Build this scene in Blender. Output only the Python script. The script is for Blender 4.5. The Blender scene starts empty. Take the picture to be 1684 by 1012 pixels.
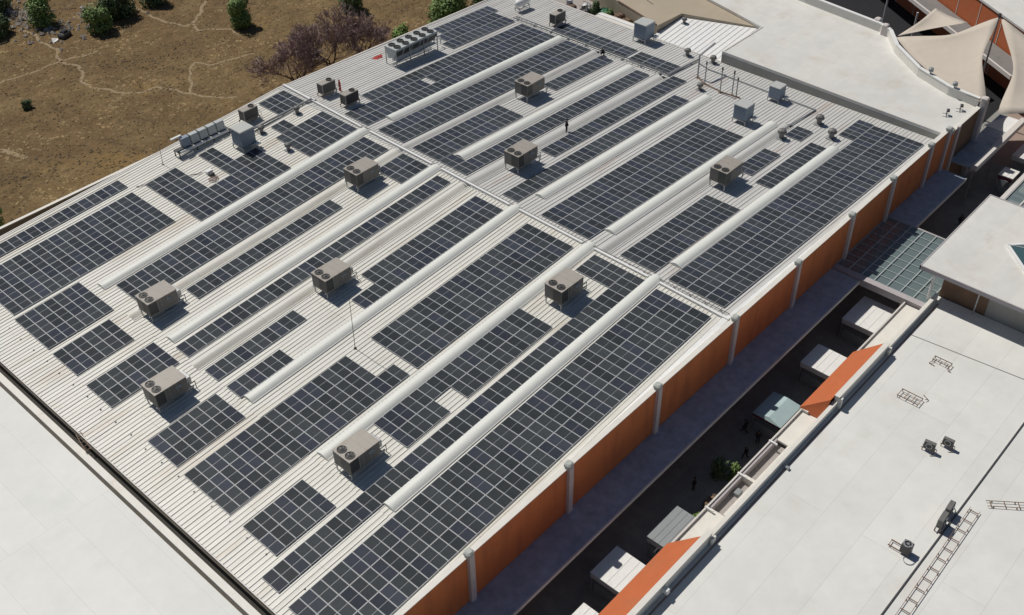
import bpy, math, random
from mathutils import Vector, Matrix
random.seed(7)
R = math.radians
scene = bpy.context.scene
col = scene.collection

# ------------------------------------------------------------------ camera
ROWS = ((0.6716990954880093, -0.7406948407793862, -0.013837556265106632),
        (-0.4837962645859425, -0.4244320043575114, -0.7653748415317521),
        (0.5610360946438998, 0.5207961467982127, -0.6434359905902496))
CAM = Vector((-66.24999, -42.38687, 62.5716))
cd = bpy.data.cameras.new("camera")
cam = bpy.data.objects.new("camera", cd)
col.objects.link(cam)
m = Matrix(((ROWS[0][0], -ROWS[1][0], -ROWS[2][0], CAM.x),
            (ROWS[0][1], -ROWS[1][1], -ROWS[2][1], CAM.y),
            (ROWS[0][2], -ROWS[1][2], -ROWS[2][2], CAM.z),
            (0, 0, 0, 1)))
cam.matrix_world = m
cd.sensor_fit = 'HORIZONTAL'
cd.sensor_width = 36.0
cd.lens = 1754.898 / 1684.0 * 36.0
cd.clip_start = 1.0
cd.clip_end = 5000.0
scene.camera = cam

# ------------------------------------------------------------------ light
SUN_EL = R(55.8)
SUN_AZ = R(1.5)            # measured from +Y towards +X
w = bpy.data.worlds.new("World")
scene.world = w
w.use_nodes = True
nt = w.node_tree
bg = nt.nodes["Background"]
sky = nt.nodes.new("ShaderNodeTexSky")
sky.sky_type = 'NISHITA'
sky.sun_disc = False
sky.sun_elevation = SUN_EL
sky.sun_rotation = SUN_AZ
sky.altitude = 1800
sky.dust_density = 1.6
nt.links.new(sky.outputs[0], bg.inputs[0])
bg.inputs[1].default_value = 0.058
sd = bpy.data.lights.new("sun", 'SUN')
sd.energy = 4.9
sd.angle = R(0.55)
sd.color = (1.0, 0.95, 0.87)
sun = bpy.data.objects.new("sun", sd)
col.objects.link(sun)
to_sun = Vector((math.sin(SUN_AZ) * math.cos(SUN_EL), math.cos(SUN_AZ) * math.cos(SUN_EL), math.sin(SUN_EL)))
sun.rotation_euler = to_sun.to_track_quat('Z', 'Y').to_euler()
sun.location = (0, 60, 80)
scene.view_settings.view_transform = 'Standard'
scene.view_settings.look = 'None'
scene.view_settings.exposure = -0.50
scene.view_settings.gamma = 1.0

# ------------------------------------------------------------------ helpers
SN, SF = 0.058707, 0.041015
GZ = -9.9                                     # street and field level


def zr(x):
    return SN * x if x < 0 else -SF * x


class MB:
    """collects shapes; build() links them as one mesh object"""

    def __init__(s):
        s.v, s.f, s.mi, s.cur, s.rnd = [], [], [], 0, None

    def mat(s, i):
        s.cur = i
        return s

    def add(s, vs, fs, T=None):
        n = len(s.v)
        if T is not None:
            vs = [T @ Vector(p) for p in vs]
        s.v += [tuple(p) for p in vs]
        s.f += [tuple(n + i for i in f) for f in fs]
        s.mi += [s.cur] * len(fs)
        return s

    def box(s, x0, x1, y0, y1, z0, z1, T=None):
        if x1 < x0: x0, x1 = x1, x0
        if y1 < y0: y0, y1 = y1, y0
        if z1 < z0: z0, z1 = z1, z0
        vs = [(x0, y0, z0), (x1, y0, z0), (x1, y1, z0), (x0, y1, z0), (x0, y0, z1), (x1, y0, z1), (x1, y1, z1), (x0, y1, z1)]
        return s.add(vs, [(0, 3, 2, 1), (4, 5, 6, 7), (0, 1, 5, 4), (1, 2, 6, 5), (2, 3, 7, 6), (3, 0, 4, 7)], T)

    def bev(s, x0, x1, y0, y1, z0, z1, b=0.04, T=None):
        """box with chamfered vertical and top edges"""
        def ring(z, k):
            c = b
            return [(x0 + c + k, y0 + k, z), (x1 - c - k, y0 + k, z), (x1 - k, y0 + c + k, z), (x1 - k, y1 - c - k, z),
                    (x1 - c - k, y1 - k, z), (x0 + c + k, y1 - k, z), (x0 + k, y1 - c - k, z), (x0 + k, y0 + c + k, z)]
        vs = ring(z0, 0) + ring(z1 - b, 0) + ring(z1, b)
        fs = [tuple(range(7, -1, -1)), tuple(range(16, 24))]
        for k in (0, 8):
            for i in range(8):
                j = (i + 1) % 8
                fs.append((k + i, k + j, k + 8 + j, k + 8 + i))
        return s.add(vs, fs, T)

    def prism(s, pts, z0, z1, T=None):
        n = len(pts)
        a = sum(pts[i][0] * pts[(i + 1) % n][1] - pts[(i + 1) % n][0] * pts[i][1] for i in range(n))
        if a < 0: pts = pts[::-1]
        zf0 = z0 if callable(z0) else (lambda x, y: z0)
        zf1 = z1 if callable(z1) else (lambda x, y: z1)
        vs = [(x, y, zf0(x, y)) for x, y in pts] + [(x, y, zf1(x, y)) for x, y in pts]
        fs = [tuple(range(n - 1, -1, -1)), tuple(range(n, 2 * n))]
        fs += [(i, (i + 1) % n, n + (i + 1) % n, n + i) for i in range(n)]
        return s.add(vs, fs, T)

    def tube(s, a, b, r, n=8, r2=None, caps=True):
        a, b = Vector(a), Vector(b)
        d = (b - a)
        if d.length < 1e-6: return s
        d.normalize()
        u = d.orthogonal().normalized()
        w_ = d.cross(u)
        r2 = r if r2 is None else r2
        vs = []
        for p, rr in ((a, r), (b, r2)):
            for i in range(n):
                t = 2 * math.pi * i / n
                vs.append(p + u * math.cos(t) * rr + w_ * math.sin(t) * rr)
        fs = [(i, (i + 1) % n, n + (i + 1) % n, n + i) for i in range(n)]
        if caps:
            fs += [tuple(range(n - 1, -1, -1)), tuple(range(n, 2 * n))]
        return s.add(vs, fs)

    def path(s, pts, r, n=6):
        for a, b in zip(pts, pts[1:]): s.tube(a, b, r, n)
        return s

    def bar(s, a, b, wd, h):
        """rectangular bar between two points, width wd sideways, height h upward"""
        a, b = Vector(a), Vector(b)
        d = (b - a)
        side = Vector((-d.y, d.x, 0))
        if side.length < 1e-6: side = Vector((1, 0, 0)); up = Vector((0, 1, 0))
        else:
            side.normalize(); up = d.cross(side).normalized()
            if up.z < 0: up = -up
        vs = []
        for p in (a, b):
            for sx, sz in ((-1, -1), (1, -1), (1, 1), (-1, 1)):
                vs.append(p + side * sx * wd / 2 + up * sz * h / 2)
        return s.add(vs, [(0, 1, 2, 3), (7, 6, 5, 4), (0, 4, 5, 1), (1, 5, 6, 2), (2, 6, 7, 3), (3, 7, 4, 0)])

    def disc(s, c, r, n=16, z=None, axis='Z'):
        vs = []
        for i in range(n):
            t = 2 * math.pi * i / n
            if axis == 'Z': vs.append((c[0] + r * math.cos(t), c[1] + r * math.sin(t), c[2]))
            else: vs.append((c[0] + r * math.cos(t), c[1], c[2] + r * math.sin(t)))
        return s.add(vs, [tuple(range(n))])

    def ring(s, c, r0, r1, h, n=16):
        vs = []
        for r, z in ((r0, 0), (r1, 0), (r1, h), (r0, h)):
            for i in range(n):
                t = 2 * math.pi * i / n
                vs.append((c[0] + r * math.cos(t), c[1] + r * math.sin(t), c[2] + z))
        fs = []
        for k in range(4):
            for i in range(n):
                j = (i + 1) % n; k2 = (k + 1) % 4
                fs.append((k * n + i, k * n + j, k2 * n + j, k2 * n + i))
        return s.add(vs, fs)

    def build(s, name, mats, parent=None, origin=None, smooth=False, kind=None):
        me = bpy.data.meshes.new(name)
        o3 = Vector(origin) if origin is not None else Vector((0, 0, 0))
        if origin is None and parent is not None and parent.get('world_coords'):
            o3 = Vector(parent.location)
        vs = [(p[0] - o3.x, p[1] - o3.y, p[2] - o3.z) for p in s.v]
        me.from_pydata(vs, [], s.f)
        if not isinstance(mats, (list, tuple)): mats = [mats]
        for mm in mats: me.materials.append(mm)
        if max(s.mi, default=0) > 0: me.polygons.foreach_set('material_index', s.mi)
        if smooth: me.polygons.foreach_set('use_smooth', [True] * len(s.f))
        if s.rnd is not None:
            at = me.attributes.new('rnd', 'FLOAT', 'FACE')
            at.data.foreach_set('value', s.rnd)
        me.update()
        o = bpy.data.objects.new(name, me)
        col.objects.link(o)
        if parent is not None: o.parent = parent
        elif origin is not None: o.location = o3
        if kind: o['kind'] = kind
        return o


def tag(o, label, cat, group=None):
    o['label'] = label; o['category'] = cat
    if group: o['group'] = group
    return o


def thing(name, label, cat, loc=(0, 0, 0), rotz=0, group=None, world=False):
    o = bpy.data.objects.new(name, None)
    col.objects.link(o)
    o.empty_display_size = 0.3
    o.location = loc; o.rotation_euler = (0, 0, rotz)
    if world: o['world_coords'] = 1
    return tag(o, label, cat, group)


def copy_tree(o, parent=None):
    c = o.copy(); col.objects.link(c); c.parent = parent
    for ch in list(o.children): copy_tree(ch, c)
    return c


def place(proto, used, loc, label, rotz=0, group=None, scale=None):
    o = proto if not used else copy_tree(proto)
    used.append(1)
    o.location = loc; o.rotation_euler = (0, 0, rotz); o['label'] = label
    if group: o['group'] = group
    if scale: o.scale = scale
    return o


# ------------------------------------------------------------------ materials
def mat(name, c, rough=0.6, metal=0.0, spec=0.5, var=0.0, vscale=1.0, var2=0.0, v2scale=0.1, stretch=None, c2=None,
        c2thr=(0.55, 0.75), c2scale=0.3, c2stretch=None, bump=0.0, bscale=20.0, rnd=0.0, alpha=1.0, coat=0.0):
    """principled material with layered noise: var = fine value noise, var2 = broad value noise, c2 = stain colour in patches"""
    mm = bpy.data.materials.new(name)
    mm.use_nodes = True
    n, l = mm.node_tree.nodes, mm.node_tree.links
    p = n["Principled BSDF"]
    p.inputs['Roughness'].default_value = rough
    p.inputs['Metallic'].default_value = metal
    p.inputs['Specular IOR Level'].default_value = spec
    p.inputs['Alpha'].default_value = alpha
    p.inputs['Coat Weight'].default_value = coat
    tc = n.new('ShaderNodeTexCoord')
    def coords(st):
        if st is None: return tc.outputs['Object']
        mp = n.new('ShaderNodeMapping'); mp.inputs['Scale'].default_value = st
        l.new(tc.outputs['Object'], mp.inputs[0]); return mp.outputs[0]
    def noise(sc, st=None, det=4, rg=0.6):
        t = n.new('ShaderNodeTexNoise'); t.inputs['Scale'].default_value = sc
        t.inputs['Detail'].default_value = det; t.inputs['Roughness'].default_value = rg
        l.new(coords(st), t.inputs['Vector']); return t.outputs['Fac']
    rgb = n.new('ShaderNodeRGB'); rgb.outputs[0].default_value = (*c, 1)
    cur = rgb.outputs[0]
    if c2 is not None:
        f = noise(c2scale, c2stretch, 5, 0.65)
        mr = n.new('ShaderNodeMapRange'); mr.inputs[1].default_value, mr.inputs[2].default_value = c2thr
        l.new(f, mr.inputs[0])
        mx = n.new('ShaderNodeMix'); mx.data_type = 'RGBA'
        l.new(mr.outputs[0], mx.inputs[0]); l.new(cur, mx.inputs[6]); mx.inputs[7].default_value = (*c2, 1)
        cur = mx.outputs[2]
    def mul(cur, fac, amt):
        mr = n.new('ShaderNodeMapRange')
        mr.inputs[1].default_value, mr.inputs[2].default_value = 0.25, 0.75
        mr.inputs[3].default_value, mr.inputs[4].default_value = 1 - amt, 1 + amt
        l.new(fac, mr.inputs[0])
        mx = n.new('ShaderNodeVectorMath'); mx.operation = 'SCALE'
        l.new(cur, mx.inputs[0]); l.new(mr.outputs[0], mx.inputs['Scale'])
        return mx.outputs[0]
    if var: cur = mul(cur, noise(vscale, stretch, 5, 0.65), var)
    if var2: cur = mul(cur, noise(v2scale, None, 3, 0.55), var2)
    if rnd:
        oi = n.new('ShaderNodeObjectInfo'); at = n.new('ShaderNodeAttribute'); at.attribute_name = 'rnd'
        ad = n.new('ShaderNodeMath'); ad.operation = 'ADD'
        l.new(oi.outputs['Random'], ad.inputs[0]); l.new(at.outputs['Fac'], ad.inputs[1])
        fr = n.new('ShaderNodeMath'); fr.operation = 'FRACT'; l.new(ad.outputs[0], fr.inputs[0])
        mr = n.new('ShaderNodeMapRange'); mr.inputs[3].default_value, mr.inputs[4].default_value = 1 - rnd, 1 + rnd
        l.new(fr.outputs[0], mr.inputs[0])
        mx = n.new('ShaderNodeVectorMath'); mx.operation = 'SCALE'
        l.new(cur, mx.inputs[0]); l.new(mr.outputs[0], mx.inputs['Scale']); cur = mx.outputs[0]
    l.new(cur, p.inputs['Base Color'])
    if bump:
        b = n.new('ShaderNodeBump'); b.inputs['Strength'].default_value = bump; b.inputs['Distance'].default_value = 0.05
        l.new(noise(bscale), b.inputs['Height']); l.new(b.outputs[0], p.inputs['Normal'])
    return mm


def add_seams(mm, sx, sy, wd, amt, axis_off=(0, 0, 0)):
    """thin joint lines every sx / sy metres (membrane sheets, paving): a darker joint in the surface itself"""
    n, l = mm.node_tree.nodes, mm.node_tree.links
    p = n["Principled BSDF"]
    src = p.inputs['Base Color'].links[0].from_socket
    tc = n.new('ShaderNodeTexCoord')
    mp = n.new('ShaderNodeMapping'); mp.inputs['Location'].default_value = axis_off
    l.new(tc.outputs['Object'], mp.inputs[0])
    br = n.new('ShaderNodeTexBrick')
    br.inputs['Scale'].default_value = 1.0
    br.inputs['Brick Width'].default_value = sx; br.inputs['Row Height'].default_value = sy
    br.inputs['Mortar Size'].default_value = wd; br.inputs['Mortar Smooth'].default_value = 0.6
    br.inputs['Color1'].default_value = (1, 1, 1, 1); br.inputs['Color2'].default_value = (0.955, 0.96, 0.965, 1)
    br.inputs['Mortar'].default_value = (1 - amt, 1 - amt, 1 - amt, 1)
    l.new(mp.outputs[0], br.inputs['Vector'])
    mx = n.new('ShaderNodeMix'); mx.data_type = 'RGBA'; mx.blend_type = 'MULTIPLY'; mx.inputs[0].default_value = 1.0
    l.new(src, mx.inputs[6]); l.new(br.outputs['Color'], mx.inputs[7])
    l.new(mx.outputs[2], p.inputs['Base Color'])
    return mm


M = {}
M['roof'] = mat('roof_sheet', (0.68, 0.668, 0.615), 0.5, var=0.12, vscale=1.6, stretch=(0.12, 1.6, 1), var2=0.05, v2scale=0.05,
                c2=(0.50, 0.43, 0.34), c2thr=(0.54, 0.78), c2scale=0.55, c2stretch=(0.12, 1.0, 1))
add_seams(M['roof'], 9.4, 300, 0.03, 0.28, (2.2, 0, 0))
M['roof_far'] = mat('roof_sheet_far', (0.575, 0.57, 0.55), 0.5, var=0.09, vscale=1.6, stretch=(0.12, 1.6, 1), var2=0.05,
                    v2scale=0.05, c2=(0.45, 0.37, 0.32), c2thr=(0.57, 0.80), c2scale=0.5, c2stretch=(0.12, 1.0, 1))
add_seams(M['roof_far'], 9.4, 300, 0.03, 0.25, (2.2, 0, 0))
M['cap_white'] = mat('white_flashing', (0.80, 0.80, 0.79), 0.45, var=0.06, vscale=1.2, c2=(0.6, 0.57, 0.5), c2thr=(0.62, 0.8), c2scale=0.8)
M['skylight'] = mat('skylight_sheet', (0.71, 0.725, 0.685), 0.45, var=0.05, vscale=2.2, stretch=(0.25, 1, 1), c2=(0.72, 0.66, 0.48), c2thr=(0.64, 0.8), c2scale=0.35)
M['cell'] = mat('solar_cell', (0.049, 0.0555, 0.060), 0.12, spec=0.34, rnd=0.24, var=0.12, vscale=3.0)
M['cell_b'] = mat('solar_cell_bluish', (0.047, 0.053, 0.068), 0.12, spec=0.34, rnd=0.24, var=0.12, vscale=3.0)
M['backsheet'] = mat('cell_gap', (0.26, 0.27, 0.29), 0.4)
M['frame'] = mat('panel_frame', (0.42, 0.43, 0.45), 0.55)
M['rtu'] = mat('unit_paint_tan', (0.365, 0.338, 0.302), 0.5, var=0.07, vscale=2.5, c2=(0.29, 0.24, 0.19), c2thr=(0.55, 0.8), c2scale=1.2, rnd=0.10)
M['rtu_side_shade'] = mat('unit_paint_shaded', (0.175, 0.162, 0.15), 0.55, var=0.07, vscale=2.5)  # unit tan darkened: side shade is put into the colour
M['dark'] = mat('dark_opening', (0.018, 0.018, 0.02), 0.6)
M['coil'] = mat('condenser_coil', (0.055, 0.055, 0.055), 0.5, var=0.2, vscale=14)
M['steel'] = mat('galvanised_steel', (0.42, 0.43, 0.44), 0.4, metal=0.5, var=0.1, vscale=4)
M['ventgrey'] = mat('weathered_vent', (0.17, 0.165, 0.16), 0.6, metal=0.2, var=0.25, vscale=6)
M['rust'] = mat('rusty_steel', (0.20, 0.12, 0.085), 0.7, var=0.25, vscale=5)
M['blackpipe'] = mat('dark_conduit', (0.085, 0.085, 0.088), 0.5)
M['greypipe'] = mat('grey_conduit', (0.30, 0.31, 0.32), 0.45, metal=0.2, var=0.08, vscale=2)
M['cooler'] = mat('cooler_paint', (0.235, 0.285, 0.355), 0.5, var=0.07, vscale=3)
M['cooler_lid'] = mat('cooler_lid', (0.47, 0.485, 0.47), 0.5, var=0.06, vscale=3)
M['bank'] = mat('bank_housing', (0.45, 0.48, 0.48), 0.45, var=0.07, vscale=3)
M['white'] = mat('white_paint', (0.78, 0.78, 0.76), 0.5, var=0.06, vscale=2, c2=(0.6, 0.56, 0.48), c2thr=(0.62, 0.82), c2scale=0.9)
M['membrane'] = add_seams(mat('roof_membrane', (0.72, 0.72, 0.69), 0.6, var=0.045, vscale=0.7, var2=0.06, v2scale=0.12,
                c2=(0.63, 0.60, 0.555), c2thr=(0.55, 0.85), c2scale=0.2), 31.0, 3.3, 0.035, 0.16)
M['membrane_front'] = add_seams(mat('roof_membrane_front', (0.69, 0.695, 0.67), 0.6, var=0.04, vscale=0.7, var2=0.05, v2scale=0.08,
                c2=(0.62, 0.65, 0.61), c2thr=(0.52, 0.85), c2scale=0.25), 3.2, 37.0, 0.03, 0.15)
M['membrane_far'] = add_seams(mat('roof_membrane_far', (0.68, 0.67, 0.635), 0.6, var=0.07, vscale=0.6, var2=0.05, v2scale=0.09,
                c2=(0.58, 0.52, 0.44), c2thr=(0.54, 0.8), c2scale=0.22), 40.0, 2.6, 0.025, 0.10)
M['parapet'] = mat('parapet_plaster', (0.72, 0.70, 0.645), 0.6, var=0.06, vscale=1.0, c2=(0.56, 0.5, 0.42), c2thr=(0.6, 0.8), c2scale=0.5, c2stretch=(0.5, 1, 1))
M['orange'] = mat('orange_wall', (0.64, 0.195, 0.058), 0.75, var=0.06, vscale=0.8, var2=0.06, v2scale=0.25, c2=(0.50, 0.145, 0.05), c2thr=(0.47, 0.72), c2scale=0.9, c2stretch=(1, 1, 0.12), bump=0.1)
M['awning'] = mat('orange_cladding', (0.50, 0.135, 0.048), 0.6, var=0.06, vscale=1.0, c2=(0.44, 0.145, 0.06), c2thr=(0.5, 0.8), c2scale=0.4)
M['gap_dark'] = mat('dark_gap_wall', (0.10, 0.088, 0.07), 0.9, var=0.2, vscale=1.0)  # plain dark brown for the walls along the gap
M['brown'] = mat('brown_wall', (0.21, 0.125, 0.075), 0.7, var=0.12, vscale=0.8)
M['pillar'] = mat('pilaster_paint', (0.62, 0.565, 0.54), 0.6, var=0.06, vscale=1.5)
M['globe'] = mat('pilaster_cap', (0.44, 0.46, 0.43), 0.5, var=0.08, vscale=3)
M['canopy'] = mat('canopy_sheet', (0.43, 0.48, 0.53), 0.5, var=0.25, vscale=1.4, c2=(0.33, 0.39, 0.46), c2thr=(0.45, 0.75), c2scale=0.35, c2stretch=(1, 0.4, 1))
M['dark_canopy'] = mat('dull_canopy', (0.20, 0.195, 0.19), 0.7, var=.12, vscale=1)
M['edge'] = mat('canopy_edge', (0.66, 0.63, 0.60), 0.5)
M['greywall'] = mat('grey_render', (0.33, 0.325, 0.30), 0.8, var=0.06, vscale=0.7, c2=(0.26, 0.25, 0.23), c2thr=(0.5, 0.8), c2scale=0.4, c2stretch=(1, 1, 0.3))
M['beige'] = mat('beige_screed', (0.40, 0.34, 0.255), 0.8, var=0.05, vscale=0.6, var2=0.05, v2scale=0.15)
M['asphalt'] = mat('street_paving', (0.27, 0.275, 0.26), 0.8, var=0.2, vscale=0.8, var2=0.15, v2scale=0.15)
M['pinkpave'] = mat('pink_paving', (0.32, 0.25, 0.21), 0.8, var=0.1, vscale=1.2)
M['gravel'] = mat('gravel_floor', (0.36, 0.33, 0.31), 0.9, var=0.22, vscale=9)
M['glass'] = mat('tinted_glass', (0.20, 0.26, 0.27), 0.15, spec=0.6, alpha=0.70)
M['glass_blue'] = mat('skylight_glass', (0.05, 0.10, 0.115), 0.15, spec=0.6)
M['purlin'] = mat('glass_roof_bar', (0.46, 0.52, 0.52), 0.4, metal=0.2)
M['beam'] = mat('lilac_beam', (0.43, 0.40, 0.41), 0.6, var=0.06, vscale=1)
M['sail'] = mat('sail_fabric', (0.55, 0.49, 0.415), 0.85, var=0.04, vscale=1.2, var2=0.05, v2scale=0.2)
M['tealroof'] = mat('teal_stall_roof', (0.40, 0.52, 0.53), 0.5, var=0.08, vscale=1)
M['greyroof'] = mat('grey_stall_roof', (0.27, 0.29, 0.30), 0.5, var=0.06, vscale=1)
M['maroon'] = mat('maroon_fascia', (0.13, 0.03, 0.055), 0.5)
M['leaf'] = mat('leaf_green', (0.165, 0.255, 0.07), 0.7, rnd=0.0, var=0.45, vscale=0.9)
M['leaf_dark'] = mat('leaf_dark', (0.10, 0.15, 0.06), 0.7, var=0.45, vscale=0.9)
M['leaf_bright'] = mat('leaf_bright', (0.17, 0.28, 0.06), 0.7, var=0.4, vscale=1.2)
M['twig'] = mat('bare_twigs', (0.33, 0.235, 0.215), 0.85, var=0.25, vscale=0.6)
M['trunk'] = mat('bark', (0.10, 0.075, 0.055), 0.9, var=0.25, vscale=6)
M['grass'] = mat('dry_grass', (0.275, 0.195, 0.095), 0.95, var=0.55, vscale=0.7, var2=.35, v2scale=.12, c2=(0.125, 0.085, 0.042), c2thr=(0.44, 0.58), c2scale=0.11)
M['path'] = mat('trodden_earth', (0.285, 0.215, 0.13), 0.95, var=0.2, vscale=2.5)
M['rock'] = mat('rubble', (0.33, 0.29, 0.255), 0.9, var=0.3, vscale=2)
M['red'] = mat('red_cloth', (0.42, 0.045, 0.035), 0.8)
M['green_tarp'] = mat('green_tarp', (0.03, 0.16, 0.075), 0.6, var=0.2, vscale=2)
M['black_cloth'] = mat('black_cloth', (0.014, 0.014, 0.018), 0.85)
M['navy_cloth'] = mat('navy_cloth', (0.025, 0.03, 0.05), 0.85)
M['skin'] = mat('skin', (0.28, 0.15, 0.10), 0.55)
M['hair'] = mat('hair', (0.012, 0.010, 0.009), 0.6)
M['wood'] = mat('worn_wood', (0.21, 0.14, 0.085), 0.8, var=0.2, vscale=4)
M['concrete'] = mat('perimeter_concrete', (0.40, 0.37, 0.30), 0.9, var=0.15, vscale=0.6)


def ground_material():
    mm = bpy.data.materials.new('dry_field'); mm.use_nodes = True
    n, l = mm.node_tree.nodes, mm.node_tree.links
    p = n["Principled BSDF"]; p.inputs['Roughness'].default_value = 0.95; p.inputs['Specular IOR Level'].default_value = 0.1
    tc = n.new('ShaderNodeTexCoord')
    def noise(sc, det=6, rg=0.65, dist=0.0, st=None):
        t = n.new('ShaderNodeTexNoise'); t.inputs['Scale'].default_value = sc; t.inputs['Detail'].default_value = det
        t.inputs['Roughness'].default_value = rg; t.inputs['Distortion'].default_value = dist
        if st:
            mp = n.new('ShaderNodeMapping'); mp.inputs['Scale'].default_value = st
            l.new(tc.outputs['Object'], mp.inputs[0]); l.new(mp.outputs[0], t.inputs['Vector'])
        else: l.new(tc.outputs['Object'], t.inputs['Vector'])
        return t.outputs['Fac']
    def ramp(f, stops):
        r = n.new('ShaderNodeValToRGB'); e = r.color_ramp.elements
        while len(e) < len(stops): e.new(0.5)
        for i, (pos, c) in enumerate(stops): e[i].position = pos; e[i].color = (*c, 1)
        l.new(f, r.inputs[0]); return r.outputs[0]
    def mix(f, a, b, mode='MIX'):
        mx = n.new('ShaderNodeMix'); mx.data_type = 'RGBA'; mx.blend_type = mode
        if isinstance(f, float): mx.inputs[0].default_value = f
        else: l.new(f, mx.inputs[0])
        l.new(a, mx.inputs[6]); l.new(b, mx.inputs[7]); return mx.outputs[2]
    a = ramp(noise(0.28, 9, 0.78, 0.8), [(0.32, (0.07, 0.05, 0.028)), (0.46, (0.17, 0.118, 0.058)), (0.57, (0.26, 0.18, 0.087)), (0.72, (0.36, 0.27, 0.15))])
    b = ramp(noise(0.95, 9, 0.85, 0.9), [(0.34, (0.055, 0.040, 0.022)), (0.5, (0.195, 0.137, 0.068)), (0.66, (0.34, 0.245, 0.13))])
    c = mix(0.45, a, b)
    big = ramp(noise(0.06, 5, 0.65, 1.0), [(0.42, (0, 0, 0)), (0.60, (1, 1, 1))])
    rd = n.new('ShaderNodeRGB'); rd.outputs[0].default_value = (0.15, 0.093, 0.05, 1)
    c = mix(big, c, mix(0.50, c, rd.outputs[0]))
    gold = ramp(noise(0.045, 4, 0.6, 1.4), [(0.55, (0, 0, 0)), (0.68, (.8, .8, .8))])
    gd = n.new('ShaderNodeRGB'); gd.outputs[0].default_value = (0.30, 0.195, 0.075, 1)
    c = mix(gold, c, mix(0.6, c, gd.outputs[0]))
    pale = ramp(noise(0.16, 7, 0.75, 2.2), [(0.60, (0, 0, 0)), (0.70, (0.7, 0.7, 0.7))])
    pc = n.new('ShaderNodeRGB'); pc.outputs[0].default_value = (0.34, 0.285, 0.20, 1)
    c = mix(pale, c, mix(0.6, c, pc.outputs[0]))
    l.new(c, p.inputs['Base Color'])
    bp = n.new('ShaderNodeBump'); bp.inputs['Strength'].default_value = 0.9; bp.inputs['Distance'].default_value = 0.35
    l.new(noise(1.3, 6, 0.75), bp.inputs['Height']); l.new(bp.outputs[0], p.inputs['Normal'])
    return mm

# ------------------------------------------------------------------ setting
mb = MB(); S = 2200
NX = 60
mb.add([(-S, -S, -9.96), (S, -S, -9.96), (S, S, -9.96), (-S, S, -9.96)], [(0, 1, 2, 3)])
mb.build('ground', ground_material(), kind='structure')
mb = MB(); mb.add([(-70, -18, GZ), (110, -18, GZ), (110, 44, GZ), (46, 44, GZ), (46, 4, GZ), (-70, 4, GZ)], [(0, 1, 2, 3, 4, 5)])
mb.build('street', add_seams(M['asphalt'], 1.2, 1.2, 0.02, 0.25), kind='structure')
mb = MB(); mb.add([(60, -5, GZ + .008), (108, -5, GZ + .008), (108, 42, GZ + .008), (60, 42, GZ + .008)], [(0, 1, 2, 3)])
mb.build('courtyard', mat('courtyard_painted_shade', (0.010, 0.011, 0.015), 0.9, var=0.3, vscale=0.6), kind='structure')  # courtyard shadow painted in as a near-black paving colour
mb = MB(); mb.add([(57.5, -13.5, GZ + .006), (72, -13.5, GZ + .006), (72, -6.5, GZ + .006), (57.5, -6.5, GZ + .006)], [(0, 1, 2, 3)])
mb.build('pavement', M['pinkpave'], kind='structure')


# ------------------------------------------------------------------ warehouse
WL = Vector((-1.0, 25.0, GZ))
wh = thing('warehouse', 'long low warehouse with a ribbed metal roof, orange side wall and barrel skylights', 'building', WL, world=True)
RIB = 0.45
Y_L, Y_R = 57.3, -7.62


def roof_profile(gutters, wob):
    """(y, dz) list from the field side to the street side: standing seams and rolled valley gutters"""
    pts = [(Y_L, 0.0)]
    y = Y_L - 0.2
    k = 0
    while y > Y_R + 0.3:
        g = next((g for g in gutters if y - 0.25 < g[0] and y > g[1]), None)
        if g:
            a, b = g
            n = 7
            for i in range(n + 1):
                t = i / n
                pts.append((a + (b + 0.10 - a) * t, -0.62 * t ** 1.7))
            pts += [(b + 0.02, 0.06), (b - 0.08, 0.06), (b - 0.10, 0.0)]
            y = b - 0.25
            continue
        h = 0.052 + 0.010 * math.sin(k * 1.7 + wob)
        pts += [(y, 0.0), (y - 0.035, h), (y - 0.075, h), (y - 0.10, 0.0)]
        pts.append((y - 0.10 - (RIB - 0.10) * 0.5, -0.006 + 0.01 * math.sin(k * 2.3 + wob)))
        y -= RIB; k += 1
    pts.append((Y_R, 0.0))
    return pts


def roof_slope(name, xs, prof, mm):
    mb = MB(); n = len(prof)
    vs = []
    for x in xs:
        vs += [(x, y, zr(x) + dz) for y, dz in prof]
    for k in range(len(xs) - 1):
        mb_f = [(k * n + i, (k + 1) * n + i, (k + 1) * n + i + 1, k * n + i + 1) for i in range(n - 1)]
        mb.f += mb_f
        mb.mi += [0] * (n - 1)
    mb.v = vs
    return mb.build(name, mm, wh)


roof_e = roof_slope('roof', [-45.45, -40, -34.6], roof_profile([], 0.3), M['roof'])
roof_n = roof_slope('roof', [-34.6, -30, -15, 0.0], roof_profile([(36.3, 35.25), (26.0, 25.0)], 0.3), M['roof'])
Y_L = 57.6
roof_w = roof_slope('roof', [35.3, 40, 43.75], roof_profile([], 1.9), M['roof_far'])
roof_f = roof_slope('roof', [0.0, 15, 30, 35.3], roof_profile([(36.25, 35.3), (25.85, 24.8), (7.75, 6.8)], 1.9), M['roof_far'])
# ridge flashing
mb = MB()
for a, b in (((1.05, 57.4), (0.62, 42.7)), ((0.60, 41.2), (0.42, 31.0)), ((0.40, 29.5), (0.2, 19.4)), ((0.2, 18.0), (0.05, 9.6)), ((0.05, 8.1), (-0.05, 1.6)), ((-0.06, 0.2), (-0.28, -7.55))):
    mb.bar((a[0], a[1], 0.14), (b[0], b[1], 0.14), 0.24, 0.16)
mb.build('ridge_cap', M['cap_white'], wh)
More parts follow.
